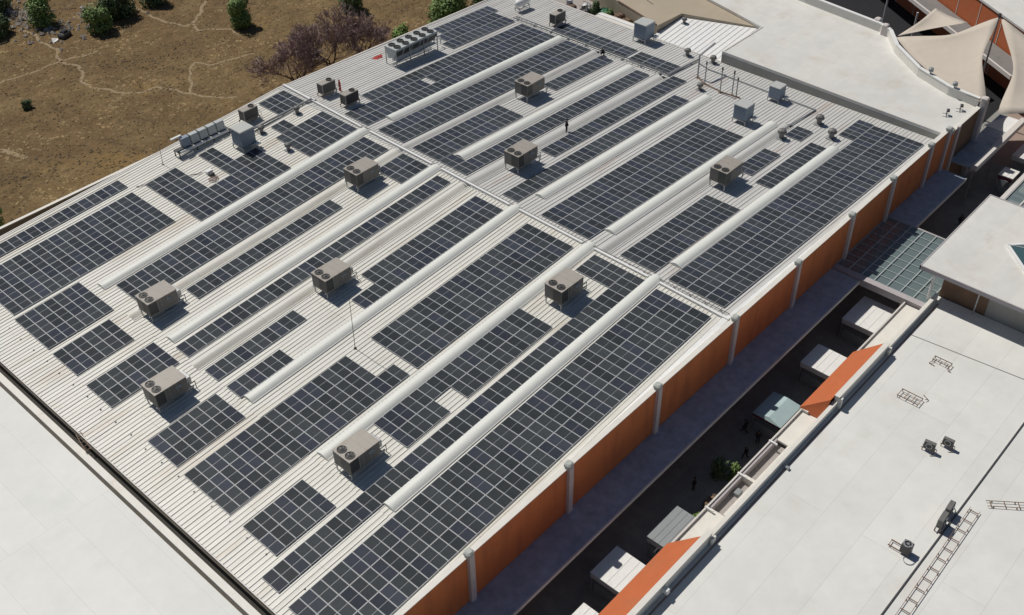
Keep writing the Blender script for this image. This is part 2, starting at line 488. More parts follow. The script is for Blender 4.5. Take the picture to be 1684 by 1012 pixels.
# edge flashings
mb = MB()
mb.bar((-45.52, 57.7, zr(-45.5) + 0.02), (-45.52, -7.7, zr(-45.5) + 0.02), 0.08, 0.10)
mb.bar((-46.1, 57.38, zr(-46.1) - 0.02), (0, 57.38, 0.0), 0.14, 0.12)
mb.bar((0, 57.38, 0.0), (43.8, 57.9, zr(43.8)), 0.2, 0.12)
mb.bar((43.85, 57.6, zr(43.8)), (43.85, 22.4, zr(43.8)), 0.22, 0.12)
mb.build('edge_flashing', M['edge'], wh)
# eave fascia and walls
mb = MB()
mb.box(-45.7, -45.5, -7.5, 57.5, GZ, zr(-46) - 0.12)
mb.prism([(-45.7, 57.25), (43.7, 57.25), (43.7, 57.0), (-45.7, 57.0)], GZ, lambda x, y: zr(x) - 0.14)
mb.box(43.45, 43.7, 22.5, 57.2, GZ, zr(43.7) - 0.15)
mb.build('wall', M['gap_dark'], wh)
mb = MB()
mb.mat(0).box(-46.0, 43.6, -7.98, -7.62, GZ, 0.02)
mb.build('wall', M['orange'], wh)
mb = MB()
mb.box(-46.1, 39.0, -8.03, -7.56, 0.022, 0.10)
mb.box(39.0, 43.5, -8.03, -7.56, 0.022, 0.10)
mb.build('parapet', M['parapet'], wh)
mb = MB()
mb.box(-46.0, 43.6, -7.60, -7.5, -2.65, 0.02)
mb.prism([(-46, -7.5), (0, -7.5), (0, -6.95), (-46, -6.95)], lambda x, y: zr(x) - 0.02, lambda x, y: zr(x) + 0.12)
mb.prism([(0, -7.5), (43.5, -7.5), (43.5, -7.1), (0, -7.1)], lambda x, y: zr(x) - 0.02, lambda x, y: zr(x) + 0.12)
mb.build('edge_gutter', M['cap_white'], wh)
k = 0
y = 55.0
while y > -6:
    MB().bev(-42.92 + .05 * (k % 3), -42.79 + .05 * (k % 3), y - .05, y + .05, zr(-42.9) - .02, zr(-42.9) + .09, .02).build('anchor', M['blackpipe'], wh); y -= 2.28; k += 1
# pilasters with caps
for x in (-34.15, -23.05, -11.5, 0.1, 10.9, 21.3, 30.1, 38.9, 43.35):
    mb = MB(); mb.box(x - 0.26, x + 0.26, -8.28, -7.985, GZ, 0.24)
    pl = mb.build('pilaster', M['pillar'], wh)
    mb = MB(); mb.bev(x - 0.34, x + 0.34, -8.30, -7.62, 0.245, 0.60, 0.12)
    mb.build('pilaster_cap', M['globe'], pl, origin=WL)
# street canopies
for x0, x1 in ((-46.0, 18.9), (31.05, 43.9)):
    mb = MB()
    n = max(2, int((x1 - x0) / 5.8))
    for i in range(n):
        a = x0 + (x1 - x0) * i / n; b = x0 + (x1 - x0) * (i + 1) / n
        mb.prism([(a, -7.985), (b - 0.03, -7.985), (b - 0.03, -11.1), (a, -11.1)], lambda x, y: -5.32 + (y + 8) * 0.01, lambda x, y: -5.1 + (y + 8) * 0.01)
    for i in range(n):
        b = x0 + (x1 - x0) * (i + 1) / n
        mb.prism([(b - 0.05, -7.985), (b + 0.02, -7.985), (b + 0.02, -11.1), (b - 0.05, -11.1)], lambda x, y: -5.2 + (y + 8) * 0.01, lambda x, y: -5.085 + (y + 8) * 0.01)
    cn = mb.build('canopy', M['canopy'], wh)
    mb = MB(); mb.box(x0, x1, -11.24, -11.105, -5.42, -5.06)
    mb.build('canopy_edge', M['edge'], cn, origin=WL)


def skylight(yc, x0, x1, hw=0.60, h=0.25):
    mb = MB(); ns = 10
    xs = []; x = x0
    while x < x1: xs.append(x); x += 0.2
    xs.append(x1)
    A0 = R(45); ARC = [(math.sin(A0 - 2 * A0 * i / ns) / math.sin(A0), (math.cos(A0 - 2 * A0 * i / ns) - math.cos(A0)) / (1 - math.cos(A0))) for i in range(ns + 1)]
    # keep a vertex ring on the ridge
    for k, x in enumerate(xs):
        g = 0.022 if k % 2 else 0.0
        if k in (0, len(xs) - 1): g = 0.02
        for i in range(ns + 1):
            t = math.pi * i / ns
            mb.v.append((x, yc + ARC[i][0] * (hw + g), zr(x) + 0.06 + ARC[i][1] * h + g))
    n = ns + 1
    for k in range(len(xs) - 1):
        for i in range(ns):
            mb.f.append((k * n + i, k * n + i + 1, (k + 1) * n + i + 1, (k + 1) * n + i)); mb.mi.append(0)
    o = mb.build('skylight', M['skylight'], wh, smooth=True)
    for x, d in ((x0, -1), (x1, 1)):
        e = MB()
        pts = [(x + d * 0.05, yc + ARC[i][0] * (hw + 0.05), zr(x) + 0.03 + ARC[i][1] * (h + .04) + .02) for i in range(n)]
        pts2 = [(x - d * 0.02, p[1], p[2]) for p in pts]
        e.v = pts + pts2
        e.f = [tuple(range(n)), tuple(range(2 * n - 1, n - 1, -1))] + [(i, i + 1, n + i + 1, n + i) for i in range(n - 1)]
        e.mi = [0] * len(e.f)
        e.build('end_cap', M['skylight'], o, origin=WL)
    # kerb flashing each side
    e = MB()
    for sy in (-1, 1):
        xs2 = [x0, 0.0, x1] if x0 < 0 < x1 else [x0, x1]
        for a, b in zip(xs2, xs2[1:]):
            e.bar((a, yc + sy * (hw + 0.06), zr(a) + 0.03), (b, yc + sy * (hw + 0.06), zr(b) + 0.03), 0.09, 0.10)
    e.build('kerb', M['roof_far'], o, origin=WL)


for yc in (41.92, 30.2, 18.6, 8.82, 0.93):
    skylight(yc, -33.95, 0.5)
for yc, x0, x1 in ((42.0, 4.25, 35.0), (29.9, 3.6, 34.5), (18.2, 3.6, 34.35), (8.85, 3.45, 34.1), (0.78, 3.3, 33.9)):
    skylight(yc, x0, x1)

# ------------------------------------------------------------------ solar panels
NB = [('strip along the field edge', -41.4, -23.0, 18, (56.2, 54.22), None),
      ('big array at photo left', -41.6, -23.27, 18, (52.98, 50.95, 48.93, 46.9, 44.87), None),
      ('stepped array beside blue cooler', -21.6, -9.6, 12, (53.08, 51.0, 49.02, 46.95, 44.85, 42.72), lambda i, j: (i < 4) or (i < 7 and j >= 3) or (7 <= i < 9) or (i >= 9 and j >= 2)),
      ('array above first skylight at ridge', -6.95, 0.05, 7, (48.85, 46.77, 44.68, 42.65), None),
      ('pair jutting towards the field', -5.9, -3.93, 2, (51.1, 49.02), None),
      ('small array at ridge near field', -3.62, 0.22, 4, (56.3, 54.3, 52.27), None),
      ('long array below first skylight', -32.95, -0.57, 32, (40.9, 38.85, 36.78), None),
      ('short array at ridge behind unit', -4.15, -0.13, 4, (34.94, 32.9, 30.9), None),
      ('strip above second skylight', -28.97, -10.8, 18, (34.9, 32.85), None),
      ('strip below second skylight', -34.25, -0.73, 33, (29.0, 26.93), None),
      ('short strip below second gutter', -34.32, -24.25, 10, (24.42, 22.42), None),
      ('short strip against third skylight', -34.28, -28.37, 6, (21.28, 19.2), None),
      ('array above third skylight', -19.9, -0.85, 19, (23.2, 21.2, 19.2), lambda i, j: j == 1 or i >= 3),
      ('ridge array below third skylight', -22.2, -0.97, 21, (15.93, 13.91, 11.89, 9.86), None),
      ('lower array below third skylight', -42.42, -25.13, 17, (15.98, 13.94, 11.9, 9.86), None),
      ('pair stepping out of lower array', -25.13, -23.13, 2, (11.9, 9.86), None),
      ('small block at nearest roof corner', -42.45, -36.53, 6, (8.2, 6.16, 4.12), None),
      ('block shaded by lowest left unit', -42.3, -35.35, 7, (21.3, 19.2, 17.1), None),
      ('block left of lowest left unit', -42.15, -35.15, 7, (31.12, 29.1, 27.05), None),
      ('block below the big left array', -41.9, -35.0, 7, (44.2, 42.12, 40.05, 37.98), None),
      ('six-column block at left eave', -42.0, -36.05, 6, (37.1, 34.98, 32.86), None),
      ('array with gap below fourth skylight', -28.97, -10.83, 18, (8.16, 6.12, 4.08), lambda i, j: not (j == 1 and i in (5, 6))),
      ('short rows at ridge by fifth skylight', -3.5, -0.6, 3, (7.57, 5.5, 3.5), None),
      ('long strip beside fifth skylight', -44.33, -0.6, 43, (3.46, 1.45), None),
      ('long array along orange wall', -44.65, -0.9, 43, (-0.02, -2.05, -4.08, -6.1), None)]
FB = [('F0a', 25.1, 35.9, 11, (56.1, 54.05), None), ('F0b', 23.8, 34.85, 11, (54.0, 51.95), None), ('F0c', 22.75, 34.85, 12, (51.92, 49.88), None),
      ('F1a', 5.8, 34.8, 29, (48.6, 46.58), None), ('F1', 1.4, 34.8, 33, (46.55, 44.5, 42.48), lambda i, j: not (j == 0 and i == 12)),
      ('F2', 1.5, 34.9, 33, (40.85, 38.75, 36.65), None), ('F3', 1.4, 15.37, 14, (35.1, 33.05, 31.0), None),
      ('F4a', 1.4, 3.45, 2, (30.86, 28.82), None), ('F4', 1.35, 34.3, 33, (28.8, 26.72), None), ('F4b', 23.0, 34.4, 11, (34.65, 32.55), None),
      ('F5', 10.8, 36.1, 25, (24.45, 22.35), None), ('F6', 1.2, 32.0, 30, (21.35, 19.15), None), ('F7', 1.0, 29.0, 28, (15.85, 13.75, 11.65, 9.55), None),
      ('F8', 0.97, 15.8, 15, (5.68, 3.6, 1.53), None), ('F9', 22.4, 28.4, 6, (6.48, 4.38), None), ('F9b', 32.65, 35.5, 3, (6.45, 4.38), None),
      ('F10', 21.5, 33.2, 12, (3.36, 1.34), None), ('FR', 0.92, 41.7, 40, (-0.03, -2.1, -4.17, -6.24), None), ('FRb', 37.0, 41.9, 5, (1.97, -0.02), None)]
FT = [('FTa', 36.1, 39.0, 3, (44.4, 42.35, 40.3, 38.25, 36.2, 34.15, 32.1)), ('FTb', 36.1, 38.95, 3, (31.55, 29.47, 27.38, 25.3))]


def panel_geo():
    """one 1 m x 2 m module: glass body (two dark halves and a pale gap) and the frame"""
    g = MB(); hx, hy, f = 0.495, 0.994, 0.033
    t0, t1 = 0.095, 0.130
    g.mat(1).box(-hx + .004, hx - .004, -hy + .004, hy - .004, t0, t1 - 0.006)
    g.mat(0).add([(-hx + f, -hy + f, t1), (hx - f, -hy + f, t1), (hx - f, -0.016, t1), (-hx + f, -0.016, t1)], [(0, 1, 2, 3)])
    g.add([(-hx + f, 0.016, t1), (hx - f, 0.016, t1), (hx - f, hy - f, t1), (-hx + f, hy - f, t1)], [(0, 1, 2, 3)])
    g.mat(1).add([(-hx + f, -0.016, t1), (hx - f, -0.016, t1), (hx - f, 0.016, t1), (-hx + f, 0.016, t1)], [(0, 1, 2, 3)])
    fr = MB()
    fr.box(-hx, hx, -hy, -hy + f, t0 - .002, t1 + .004).box(-hx, hx, hy - f, hy, t0 - .002, t1 + .004)
    fr.box(-hx, -hx + f, -hy + f, hy - f, t0 - .002, t1 + .003).box(hx - f, hx, -hy + f, hy - f, t0 - .002, t1 + .003)
    return g, fr


def panel_matrix(x, y, px, py):
    sl = SN if x < 0 else -SF
    return Matrix.Translation((x, y, zr(x))) @ Matrix.Rotation(-math.atan(sl), 4, 'Y') @ Matrix.Diagonal((px / 1.0, py / 2.0, 1, 1))


def in_frame(p):
    d = Vector(p) - CAM
    q = [d.x * r[0] + d.y * r[1] + d.z * r[2] for r in ROWS]
    u, v = 842 + 1754.9 * q[0] / q[2], 506 + 1754.9 * q[1] / q[2]
    return -12 < u < 1696 and -12 < v < 1024, d.length


ORD = 'first second third fourth fifth sixth seventh eighth ninth tenth eleventh twelfth thirteenth fourteenth fifteenth sixteenth seventeenth eighteenth nineteenth twentieth'.split()
TENS = {2: 'twenty', 3: 'thirty', 4: 'forty'}


def ordinal(k):
    if k <= 20: return ORD[k - 1]
    if k % 10 == 0: return TENS[k // 10][:-1] + 'ieth'
    return TENS[k // 10] + '-' + ORD[k % 10 - 1]


cells = []
for blk in NB + FB:
    nm, x0, x1, n, ys, mask = blk
    px = (x1 - x0) / n
    for i in range(n):
        for j in range(len(ys) - 1):
            if mask and not mask(i, j): continue
            x, y = x0 + px * (i + .5), (ys[j] + ys[j + 1]) / 2
            ok, d = in_frame((x, y, zr(x)))
            cells.append((ok, d, nm, i, j, n, len(ys) - 1, x, y, px, abs(ys[j] - ys[j + 1]), blk in NB))
for nm, x0, x1, n, ys in FT:
    px = (x1 - x0) / n
    for i in range(n):
        for j in range(len(ys) - 1):
            x, y = x0 + px * (i + .5), (ys[j] + ys[j + 1]) / 2
            ok, d = in_frame((x, y, zr(x)))
            cells.append((ok, d, nm, i, j, n, len(ys) - 1, x, y, px, abs(ys[j] - ys[j + 1]), False))
vis = sorted([c for c in cells if c[0] and c[11]], key=lambda c: c[1])[:300]
visset = set(id(c) for c in vis)
pg, pf = panel_geo()
proto_p = []
for variant in ('cell', 'cell_b'):
    a = pg.build('solar_panel', [M[variant], M['backsheet']])
    b = pf.build('frame', M['frame'], a)
    proto_p.append([a, b, False])
for c in vis:
    ok, d, nm, i, j, n, rows, x, y, px, py, _ = c
    pr = proto_p[1 if random.random() < 0.22 else 0]
    if not pr[2]: o = pr[0]; pr[2] = True
    else: o = copy_tree(pr[0])
    o.matrix_world = panel_matrix(x, y, px, py)
    row = '' if rows == 1 else ', ' + {2: ('upper', 'lower'), 3: ('upper', 'middle', 'lower'), 4: ('top', 'second', 'third', 'bottom'), 5: ('top', 'second', 'middle', 'fourth', 'bottom')}[rows][j] + ' row'
    tag(o, 'solar panel ' + ordinal(i + 1) + ' from the near end' + row + ', ' + nm, 'solar panel', 'solar panels on the warehouse roof')
for pr in proto_p:
    if not pr[2]:
        bpy.data.objects.remove(pr[1]); bpy.data.objects.remove(pr[0])
rest = MB(); rr = []
for c in cells:
    if id(c) in visset: continue
    T = panel_matrix(c[7], c[8], c[9], c[10])
    bl = 2 if random.random() < 0.22 else 0
    k0 = len(rest.f)
    n0 = len(rest.v)
    for g, off in ((pg, 0), (pf, 9)):
        nn = len(rest.v)
        rest.v += [tuple(T @ Vector(p)) for p in g.v]
        rest.f += [tuple(nn + q for q in f) for f in g.f]
        rest.mi += [3 if off else (bl if mi == 0 else 1) for mi in g.mi]
    r0 = random.random()
    rr += [r0] * (len(rest.f) - k0)
rest.rnd = rr
o = rest.build('solar_panel_array', [M['cell'], M['backsheet'], M['cell_b'], M['frame']], kind='stuff')
tag(o, 'mass of dark solar panels covering the farther part of the warehouse roof', 'solar panels', 'solar panels on the warehouse roof')

# ------------------------------------------------------------------ rooftop air units
def make_rtu():
    """origin on the roof below the near street-side corner of the cabinet; x along the roof, y towards the field"""
    t = thing('rooftop_air_unit', 'tan rooftop unit', 'air conditioner')
    L, Wd, z0, z1 = 3.1, 2.05, 0.80, 2.28
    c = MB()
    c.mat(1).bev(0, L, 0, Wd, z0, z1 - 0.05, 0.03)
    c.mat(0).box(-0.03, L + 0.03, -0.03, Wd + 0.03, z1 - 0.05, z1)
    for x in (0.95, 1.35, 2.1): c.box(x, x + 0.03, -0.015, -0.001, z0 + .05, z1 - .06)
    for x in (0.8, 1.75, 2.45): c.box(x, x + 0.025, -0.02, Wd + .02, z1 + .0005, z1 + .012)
    c.build('cabinet', [M['rtu'], M['rtu_side_shade']], t)
    for y in (0.53, 1.50):
        f = MB(); f.ring((0.52, y, z1 + .001), 0.36, 0.415, 0.05, 20)
        f.mat(1).disc((0.52, y, z1 + .006), 0.36, 20)
        f.mat(2)
        f.mat(1).tube((0.52, y, z1 + .01), (0.52, y, z1 + 0.06), 0.10, 10)
        f.mat(2)
        for k in range(5):
            a = 2 * math.pi * k / 5 + .3
            ca, sa = math.cos(a), math.sin(a)
            f.add([(0.52 + ca * .1 - sa * .06, y + sa * .1 + ca * .06, z1 + .018), (0.52 + ca * .1 + sa * .06, y + sa * .1 - ca * .06, z1 + .03),
                   (0.52 + ca * .30 + sa * .10, y + sa * .30 - ca * .10, z1 + .034), (0.52 + ca * .30 - sa * .07, y + sa * .30 + ca * .07, z1 + .016)], [(0, 1, 2, 3)])
        f.build('fan', [M['coil'], M['dark'], M['coil']], t)
    g = MB()
    g.mat(0).box(-0.012, -0.001, 0.06, 0.98, z0 + .1, z1 - .1)
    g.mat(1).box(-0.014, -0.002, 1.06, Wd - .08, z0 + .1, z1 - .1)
    g.mat(0).box(0.05, 0.9, -0.012, -0.001, z0 + .12, z1 - .12)
    g.build('condenser_grille', [M['coil'], M['rtu_side_shade']], t)
    h = MB(); h.add([(1.95, 0, 1.72), (2.45, 0, 1.72), (2.45, 0, 1.86), (1.95, 0, 1.86), (1.95, -0.16, 1.72), (2.45, -0.16, 1.72), (2.45, -0.02, 1.86), (1.95, -0.02, 1.86)],
                    [(4, 5, 6, 7), (0, 4, 7, 3), (1, 2, 6, 5), (0, 1, 5, 4), (3, 7, 6, 2)])
    h.build('hood', M['cooler_lid'], t)
    s = MB()
    for y in (0.12, Wd - 0.12): s.box(-0.1, L + 0.55, y - .05, y + .05, z0 - .11, z0 - .002)
    for x in (0.15, L * .5, L - .15): s.box(x - .05, x + .05, 0.17, Wd - .17, z0 - .10, z0 - .003)
    st = s.build('stand', M['steel'], t)
    for x in (0.1, L + 0.45):
        for y in (0.12, Wd - 0.12):
            MB().box(x - .045, x + .045, y - .045, y + .045, -0.05, z0 - .112).build('leg', M['steel'], st)
    d = MB(); d.bev(L + 0.012, L + 0.62, 0.45, 1.65, z0 + .1, z0 + .75, .05)
    d.build('duct', M['steel'], t)
    MB().box(L * .55, L * .9, 0.5, 1.55, 0.05, z0 - .115).build('curb', M['steel'], t)
    p = MB(); p.path([(L + .012, 0.2, 1.05), (L + 0.75, 0.2, 1.05), (L + 0.75, 0.2, 0.06)], 0.035)
    p.build('drain_pipe', M['blackpipe'], t)
    return t


rtu = make_rtu(); used = []
for i, (px, py, lab) in enumerate([
        (-39.84, 23.08, 'tan two-fan rooftop unit nearest the white roof at lower left'),
        (-33.72, 33.38, 'tan two-fan rooftop unit at the lower left end of the upper gutter'),
        (None, (545, 455), 'tan two-fan rooftop unit in the middle of the near roof half, beside a thin mast'),
        (None, (595, 285), 'tan two-fan rooftop unit just below the ridge on the near roof half'),
        (None, (587, 745), 'tan two-fan rooftop unit closest to the bottom edge of the photo'),
        (-8.72, 4.87, 'tan two-fan rooftop unit on the near half closest to the orange wall'),
        (None, (868, 140), 'tan two-fan rooftop unit beyond the ridge, highest in the photo'),
        (None, (857, 255), 'tan two-fan rooftop unit just beyond the ridge, next to the standing person'),
        (None, (1192, 285), 'tan two-fan rooftop unit beyond the ridge closest to the street side')]):
    if px is None:
        px, py = {545: (-21.25, 22.96), 595: (-8.13, 33.37), 587: (-34.12, 4.94), 868: (18.23, 32.9), 857: (5.26, 22.7), 1192: (17.66, 4.7)}[py[0]]
    place(rtu, used, (px, py, zr(px)), lab, 0, 'packaged air units on the warehouse roof')


# ------------------------------------------------------------------ evaporative coolers
def make_cooler():
    t = thing('evaporative_cooler', 'blue-grey cooler', 'air cooler')
    b = MB(); b.bev(0, 1.75, 0, 1.75, 0.62, 2.28, 0.04)
    for z in [0.75 + 0.17 * k for k in range(9)]:
        b.box(0.1, 1.65, -0.02, -0.001, z, z + .10).box(-0.02, -0.001, 0.1, 1.65, z, z + .10)
    b.build('cabinet', M['cooler'], t)
    l = MB(); l.bev(-0.05, 1.8, -0.05, 1.8, 2.281, 2.42, 0.06); l.build('lid', M['cooler_lid'], t)
    s = MB(); s.box(-0.08, 1.83, -0.08, 1.83, 0.52, 0.6)
    st = s.build('stand', M['steel'], t)
    for x in (0.0, 1.75):
        for y in (0.0, 1.75): MB().box(x - .04, x + .04, y - .04, y + .04, -.04, .519).build('leg', M['steel'], st)
    d = MB(); d.bev(0.4, 1.35, 0.4, 1.35, 0.0, 0.519, .05)
    d.build('duct', M['steel'], t)
    MB().bev(1.32, 1.95, -0.55, -0.09, 0.50, 0.72, .05).build('motor_box', M['white'], t)
    p = MB(); p.path([(1.6, -0.02, 0.9), (1.6, -0.4, 0.9), (1.6, -0.4, 0.05)], 0.03); p.build('pipe', M['white'], t)
    return t


cool = make_cooler(); used = []
for x, y, s, lab in [(-11.05, 49.35, 1.08, 'blue-grey evaporative cooler near the field edge of the near roof half'),
                     (41.15, 32.55, 1.12, 'blue-grey evaporative cooler at the far roof edge beside the beige wall'),
                     (31.35, 10.95, 0.98, 'blue-grey evaporative cooler at the upper end of a skylight, beyond the ridge'),
                     (38.85, 11.05, 0.84, 'smaller blue-grey evaporative cooler close to the grey end wall')]:
    place(cool, used, (x, y, zr(x)), lab, 0, 'evaporative coolers on the warehouse roof', (s, s, s))


# ------------------------------------------------------------------ condensing units
def make_cond():
    t = thing('condensing_unit', 'tan condensing unit', 'air conditioner')
    b = MB(); b.mat(0).bev(0, 2.05, 0, 1.05, 0.42, 1.70, .03)
    b.mat(1).box(-0.012, -0.001, 0.08, 0.97, .5, 1.6).box(0.1, 1.95, -0.012, -0.001, .5, 1.6)
    b.build('cabinet', [M['rtu'], M['coil']], t)
    f = MB(); f.ring((1.45, .5, 1.701), .30, .35, .10, 16); f.mat(1).disc((1.45, .5, 1.708), .30, 16); f.build('fan', [M['coil'], M['dark']], t)
    s = MB()
    for y in (.08, .92): s.box(-.2, 2.2, y - .04, y + .04, .33, .415)
    st = s.build('stand', M['rust'], t)
    for x in (-.1, 2.1):
        for y in (.08, .92): MB().box(x - .035, x + .035, y - .035, y + .035, -.03, .329).build('leg', M['rust'], st)
    p = MB(); p.path([(2.005, .3, .9), (2.35, .3, .9), (2.35, -.15, .5), (1.2, -.3, .08)], .05); p.build('pipe', M['white'], t)
    return t


cond = make_cond(); used = []
for x, y, rz, s, lab in [(-7.35, 53.9, 0, 1.0, 'tan condensing unit on thin legs at the field edge beside the tall cooler'),
                         (2.35, 51.4, 0, 1.0, 'tan condensing unit beyond the ridge, the one nearer the field of a pair'),
                         (2.45, 47.35, 0, 1.0, 'tan condensing unit beyond the ridge, between its twin and the solar panels'),
                         (37.1, 44.6, 0, 1.05, 'tan condensing unit with open louvres at the far end of the roof')]:
    place(cond, used, (x, y, zr(x)), lab, rz, 'small condensing units on the warehouse roof', (s, s, s))
red = MB(); red.bev(0, .22, 0, .3, 0, 1.15, .05); red.bev(.03, .19, .05, .25, 1.15, 1.5, .05)
tag(red.build('gas_cylinder', M['red'], None, origin=(0, 0, 0)), 'red upright cylinder beside the condensing units beyond the ridge', 'cylinder').location = (4.9, 51.35, zr(4.9))

# ------------------------------------------------------------------ long fan bank
bx, by = 13.9, 50.95
bank = thing('condenser_bank', 'long grey condenser bank with ten top fans standing on legs by the field edge', 'condenser', (bx, by, zr(bx + 3.7)))
b = MB(); L, Wd = 7.3, 2.1
b.add([(0, .55, 1.25), (L, .55, 1.25), (L, Wd - .55, 1.25), (0, Wd - .55, 1.25), (0, 0, 2.35), (L, 0, 2.35), (L, Wd, 2.35), (0, Wd, 2.35), (0, 0, 2.58), (L, 0, 2.58), (L, Wd, 2.58), (0, Wd, 2.58)],
      [(3, 2, 1, 0), (8, 9, 10, 11), (0, 1, 5, 4), (1, 2, 6, 5), (2, 3, 7, 6), (3, 0, 4, 7), (4, 5, 9, 8), (5, 6, 10, 9), (6, 7, 11, 10), (7, 4, 8, 11)])
b.build('housing', M['bank'], bank)
for k in range(5):
    x = .12 + k * 1.44
    MB().add([(x, .50, 1.33), (x + 1.3, .50, 1.33), (x + 1.3, .04, 2.27), (x, .04, 2.27), (x, .53, 1.35), (x + 1.3, .53, 1.35), (x + 1.3, .07, 2.29), (x, .07, 2.29)], [(0, 1, 2, 3), (7, 6, 5, 4), (0, 4, 5, 1), (2, 6, 7, 3), (1, 5, 6, 2), (0, 3, 7, 4)]).build('coil_panel', M['coil'], bank)
for i in range(5):
    for y in (.55, 1.55):
        f = MB(); c = (0.75 + i * 1.45, y, 2.581)
        f.mat(0).ring(c, .40, .46, .10, 16); f.mat(1).disc((c[0], c[1], 2.586), .40, 16); f.mat(0).tube((c[0], c[1], 2.59), (c[0], c[1], 2.66), .12, 8)
        for k in range(4):
            a = math.pi / 2 * k + i
            f.add([(c[0] + math.cos(a) * .1, c[1] + math.sin(a) * .1, 2.60), (c[0] + math.cos(a - .3) * .38, c[1] + math.sin(a - .3) * .38, 2.61), (c[0] + math.cos(a + .3) * .38, c[1] + math.sin(a + .3) * .38, 2.62)], [(0, 1, 2)])
        f.build('fan', [M['coil'], M['dark']], bank)
s = MB()
for y in (.1, Wd - .1): s.box(0, L, y - .05, y + .05, .9, 1.0).box(0, L, y - .04, y + .04, 2.24, 2.34)
fr = s.build('frame', M['steel'], bank)
for x in (.06, L / 3, 2 * L / 3, L - .06):
    for y in (.1, Wd - .1): MB().box(x - .05, x + .05, y - .055, y + .055, -.2, 2.23).build('leg', M['steel'], fr)
p = MB()
for y, z, r in ((.35, .95, .14), (1.0, .85, .20), (1.7, .95, .14)): p.tube((.3, y, z), (L - .3, y, z), r, 10)
for x in (.7, 2.4, 4.4, 6.2): p.path([(x, .35, .95), (x, 1.0, 1.1), (x, 1.7, .95)], .07)
p.path([(L - .3, .6, 1.15), (L + 1.0, .6, 1.15), (L + 1.0, .6, .2)], .09)
p.build('pipework', M['white'], bank)
mb = MB()
pts = [(math.cos(a) * (.75 + .2 * math.sin(3 * a)), math.sin(a) * (.55 + .15 * math.cos(2 * a)), .03 + .05 * math.sin(5 * a)) for a in [2 * math.pi * k / 14 for k in range(14)]]
mb.add(pts + [(0, 0, .20)] + [(q[0] * .97, q[1] * .97, -.02) for q in pts], [(k, (k + 1) % 14, 14) for k in range(14)] + [(15 + k, 15 + (k + 1) % 14, (k + 1) % 14, k) for k in range(14)])
o = mb.build('tarp', M['red']); o.location = (14.3, 55.0, zr(15.3) + .05)
tag(o, 'crumpled red tarp on the roof beside the long fan bank', 'tarp')

# ------------------------------------------------------------------ row of cooling boxes by the field edge
rx, ry = -16.2, 53.9
rack = thing('condenser_rack', 'row of grey-blue condenser boxes on a dark rack with a white pipe, field edge', 'condenser', (rx, ry, zr(rx + 3)))
for i in range(5):
    b = MB(); x = 0.9 + i * 1.16
    b.mat(0).add([(x, .55, .75), (x + 1.0, .55, .75), (x + 1.0, 1.25, .75), (x, 1.25, .75), (x, .75, 1.75), (x + 1.0, .75, 1.75), (x + 1.0, 1.35, 1.75), (x, 1.35, 1.75)],
                 [(3, 2, 1, 0), (4, 5, 6, 7), (0, 1, 5, 4), (1, 2, 6, 5), (2, 3, 7, 6), (3, 0, 4, 7)])
    b.build('condenser_box', M['bank'] if i else M['cooler'], rack)
h = MB(); h.bev(-.1, 1.25, 1.15, 1.45, 1.85, 2.0, .03); h.build('shade', M['white'], rack)
f = MB()
for y in (.25, 1.2): f.box(-.1, 6.9, y - .05, y + .05, .55, .66)
f.box(-.1, 6.9, .25, 1.2, .60, .655)
fr = f.build('rack_frame', M['coil'], rack)
for x in (0, 2.3, 4.6, 6.8):
    for y in (.25, 1.2): MB().box(x - .05, x + .05, y - .05, y + .05, -.3, .549).build('leg', M['coil'], fr)
for x0, x1 in ((.15, 3.6), (3.75, 6.6)):
    MB().tube((x0, .32, .55), (x1, .32, .55), .17, 12).build('pipe', M['white'], rack)
MB().path([(0.6, -.3, .3), (1.4, -.3, .3), (1.4, .2, .5)], .08).build('branch_pipe', M['steel'], rack)

# ------------------------------------------------------------------ white tank at the far corner
tk = thing('tank', 'white horizontal tank on a steel cradle at the top corner of the roof', 'tank', (37.2, 51.9, zr(38)))
b = MB(); prof = [(0, .05), (.05, .3), (.18, .45), (.5, .52), (2.3, .52), (2.62, .45), (2.75, .3), (2.8, .05)]
n = 14
for x, r in prof:
    for k in range(n):
        a = 2 * math.pi * k / n; b.v.append((x, math.cos(a) * r, 1.15 + math.sin(a) * r))
for k in range(len(prof) - 1):
    for i in range(n): b.f.append((k * n + i, k * n + (i + 1) % n, (k + 1) * n + (i + 1) % n, (k + 1) * n + i)); b.mi.append(0)
b.build('vessel', M['white'], tk, smooth=True)
s = MB().box(.1, 2.7, -.45, -.37, .45, .53).box(.1, 2.7, .37, .45, .45, .53)
for x in (.4, 1.4, 2.4): s.box(x - .04, x + .04, -.36, .36, .46, .64)
cr = s.build('cradle', M['steel'], tk)
for x in (.4, 2.4):
    for y in (-.41, .41): MB().box(x - .04, x + .04, y - .039, y + .039, -.05, .449).build('leg', M['steel'], cr)

# ------------------------------------------------------------------ roof ventilators
def make_vent():
    t = thing('roof_vent', 'vent', 'roof vent')
    MB().tube((0, 0, -.05), (0, 0, .5), .22, 12).build('throat', M['ventgrey'], t)
    h = MB()
    rings = [(.22, .5), (.36, .56), (.40, .72), (.34, .88), (.18, .98), (.03, 1.0)]
    n = 14
    for r, z in rings:
        for k in range(n):
            a = 2 * math.pi * k / n; rr = r * (1 + (.06 if k % 2 else -.06)); h.v.append((math.cos(a) * rr, math.sin(a) * rr, z))
    for k in range(len(rings) - 1):
        for i in range(n): h.f.append((k * n + i, k * n + (i + 1) % n, (k + 1) * n + (i + 1) % n, (k + 1) * n + i)); h.mi.append(0)
    h.build('head', M['ventgrey'], t)
    MB().bev(-.38, .38, -.38, .38, -.05, .10, .03).build('flashing', M['greypipe'], t)
    return t


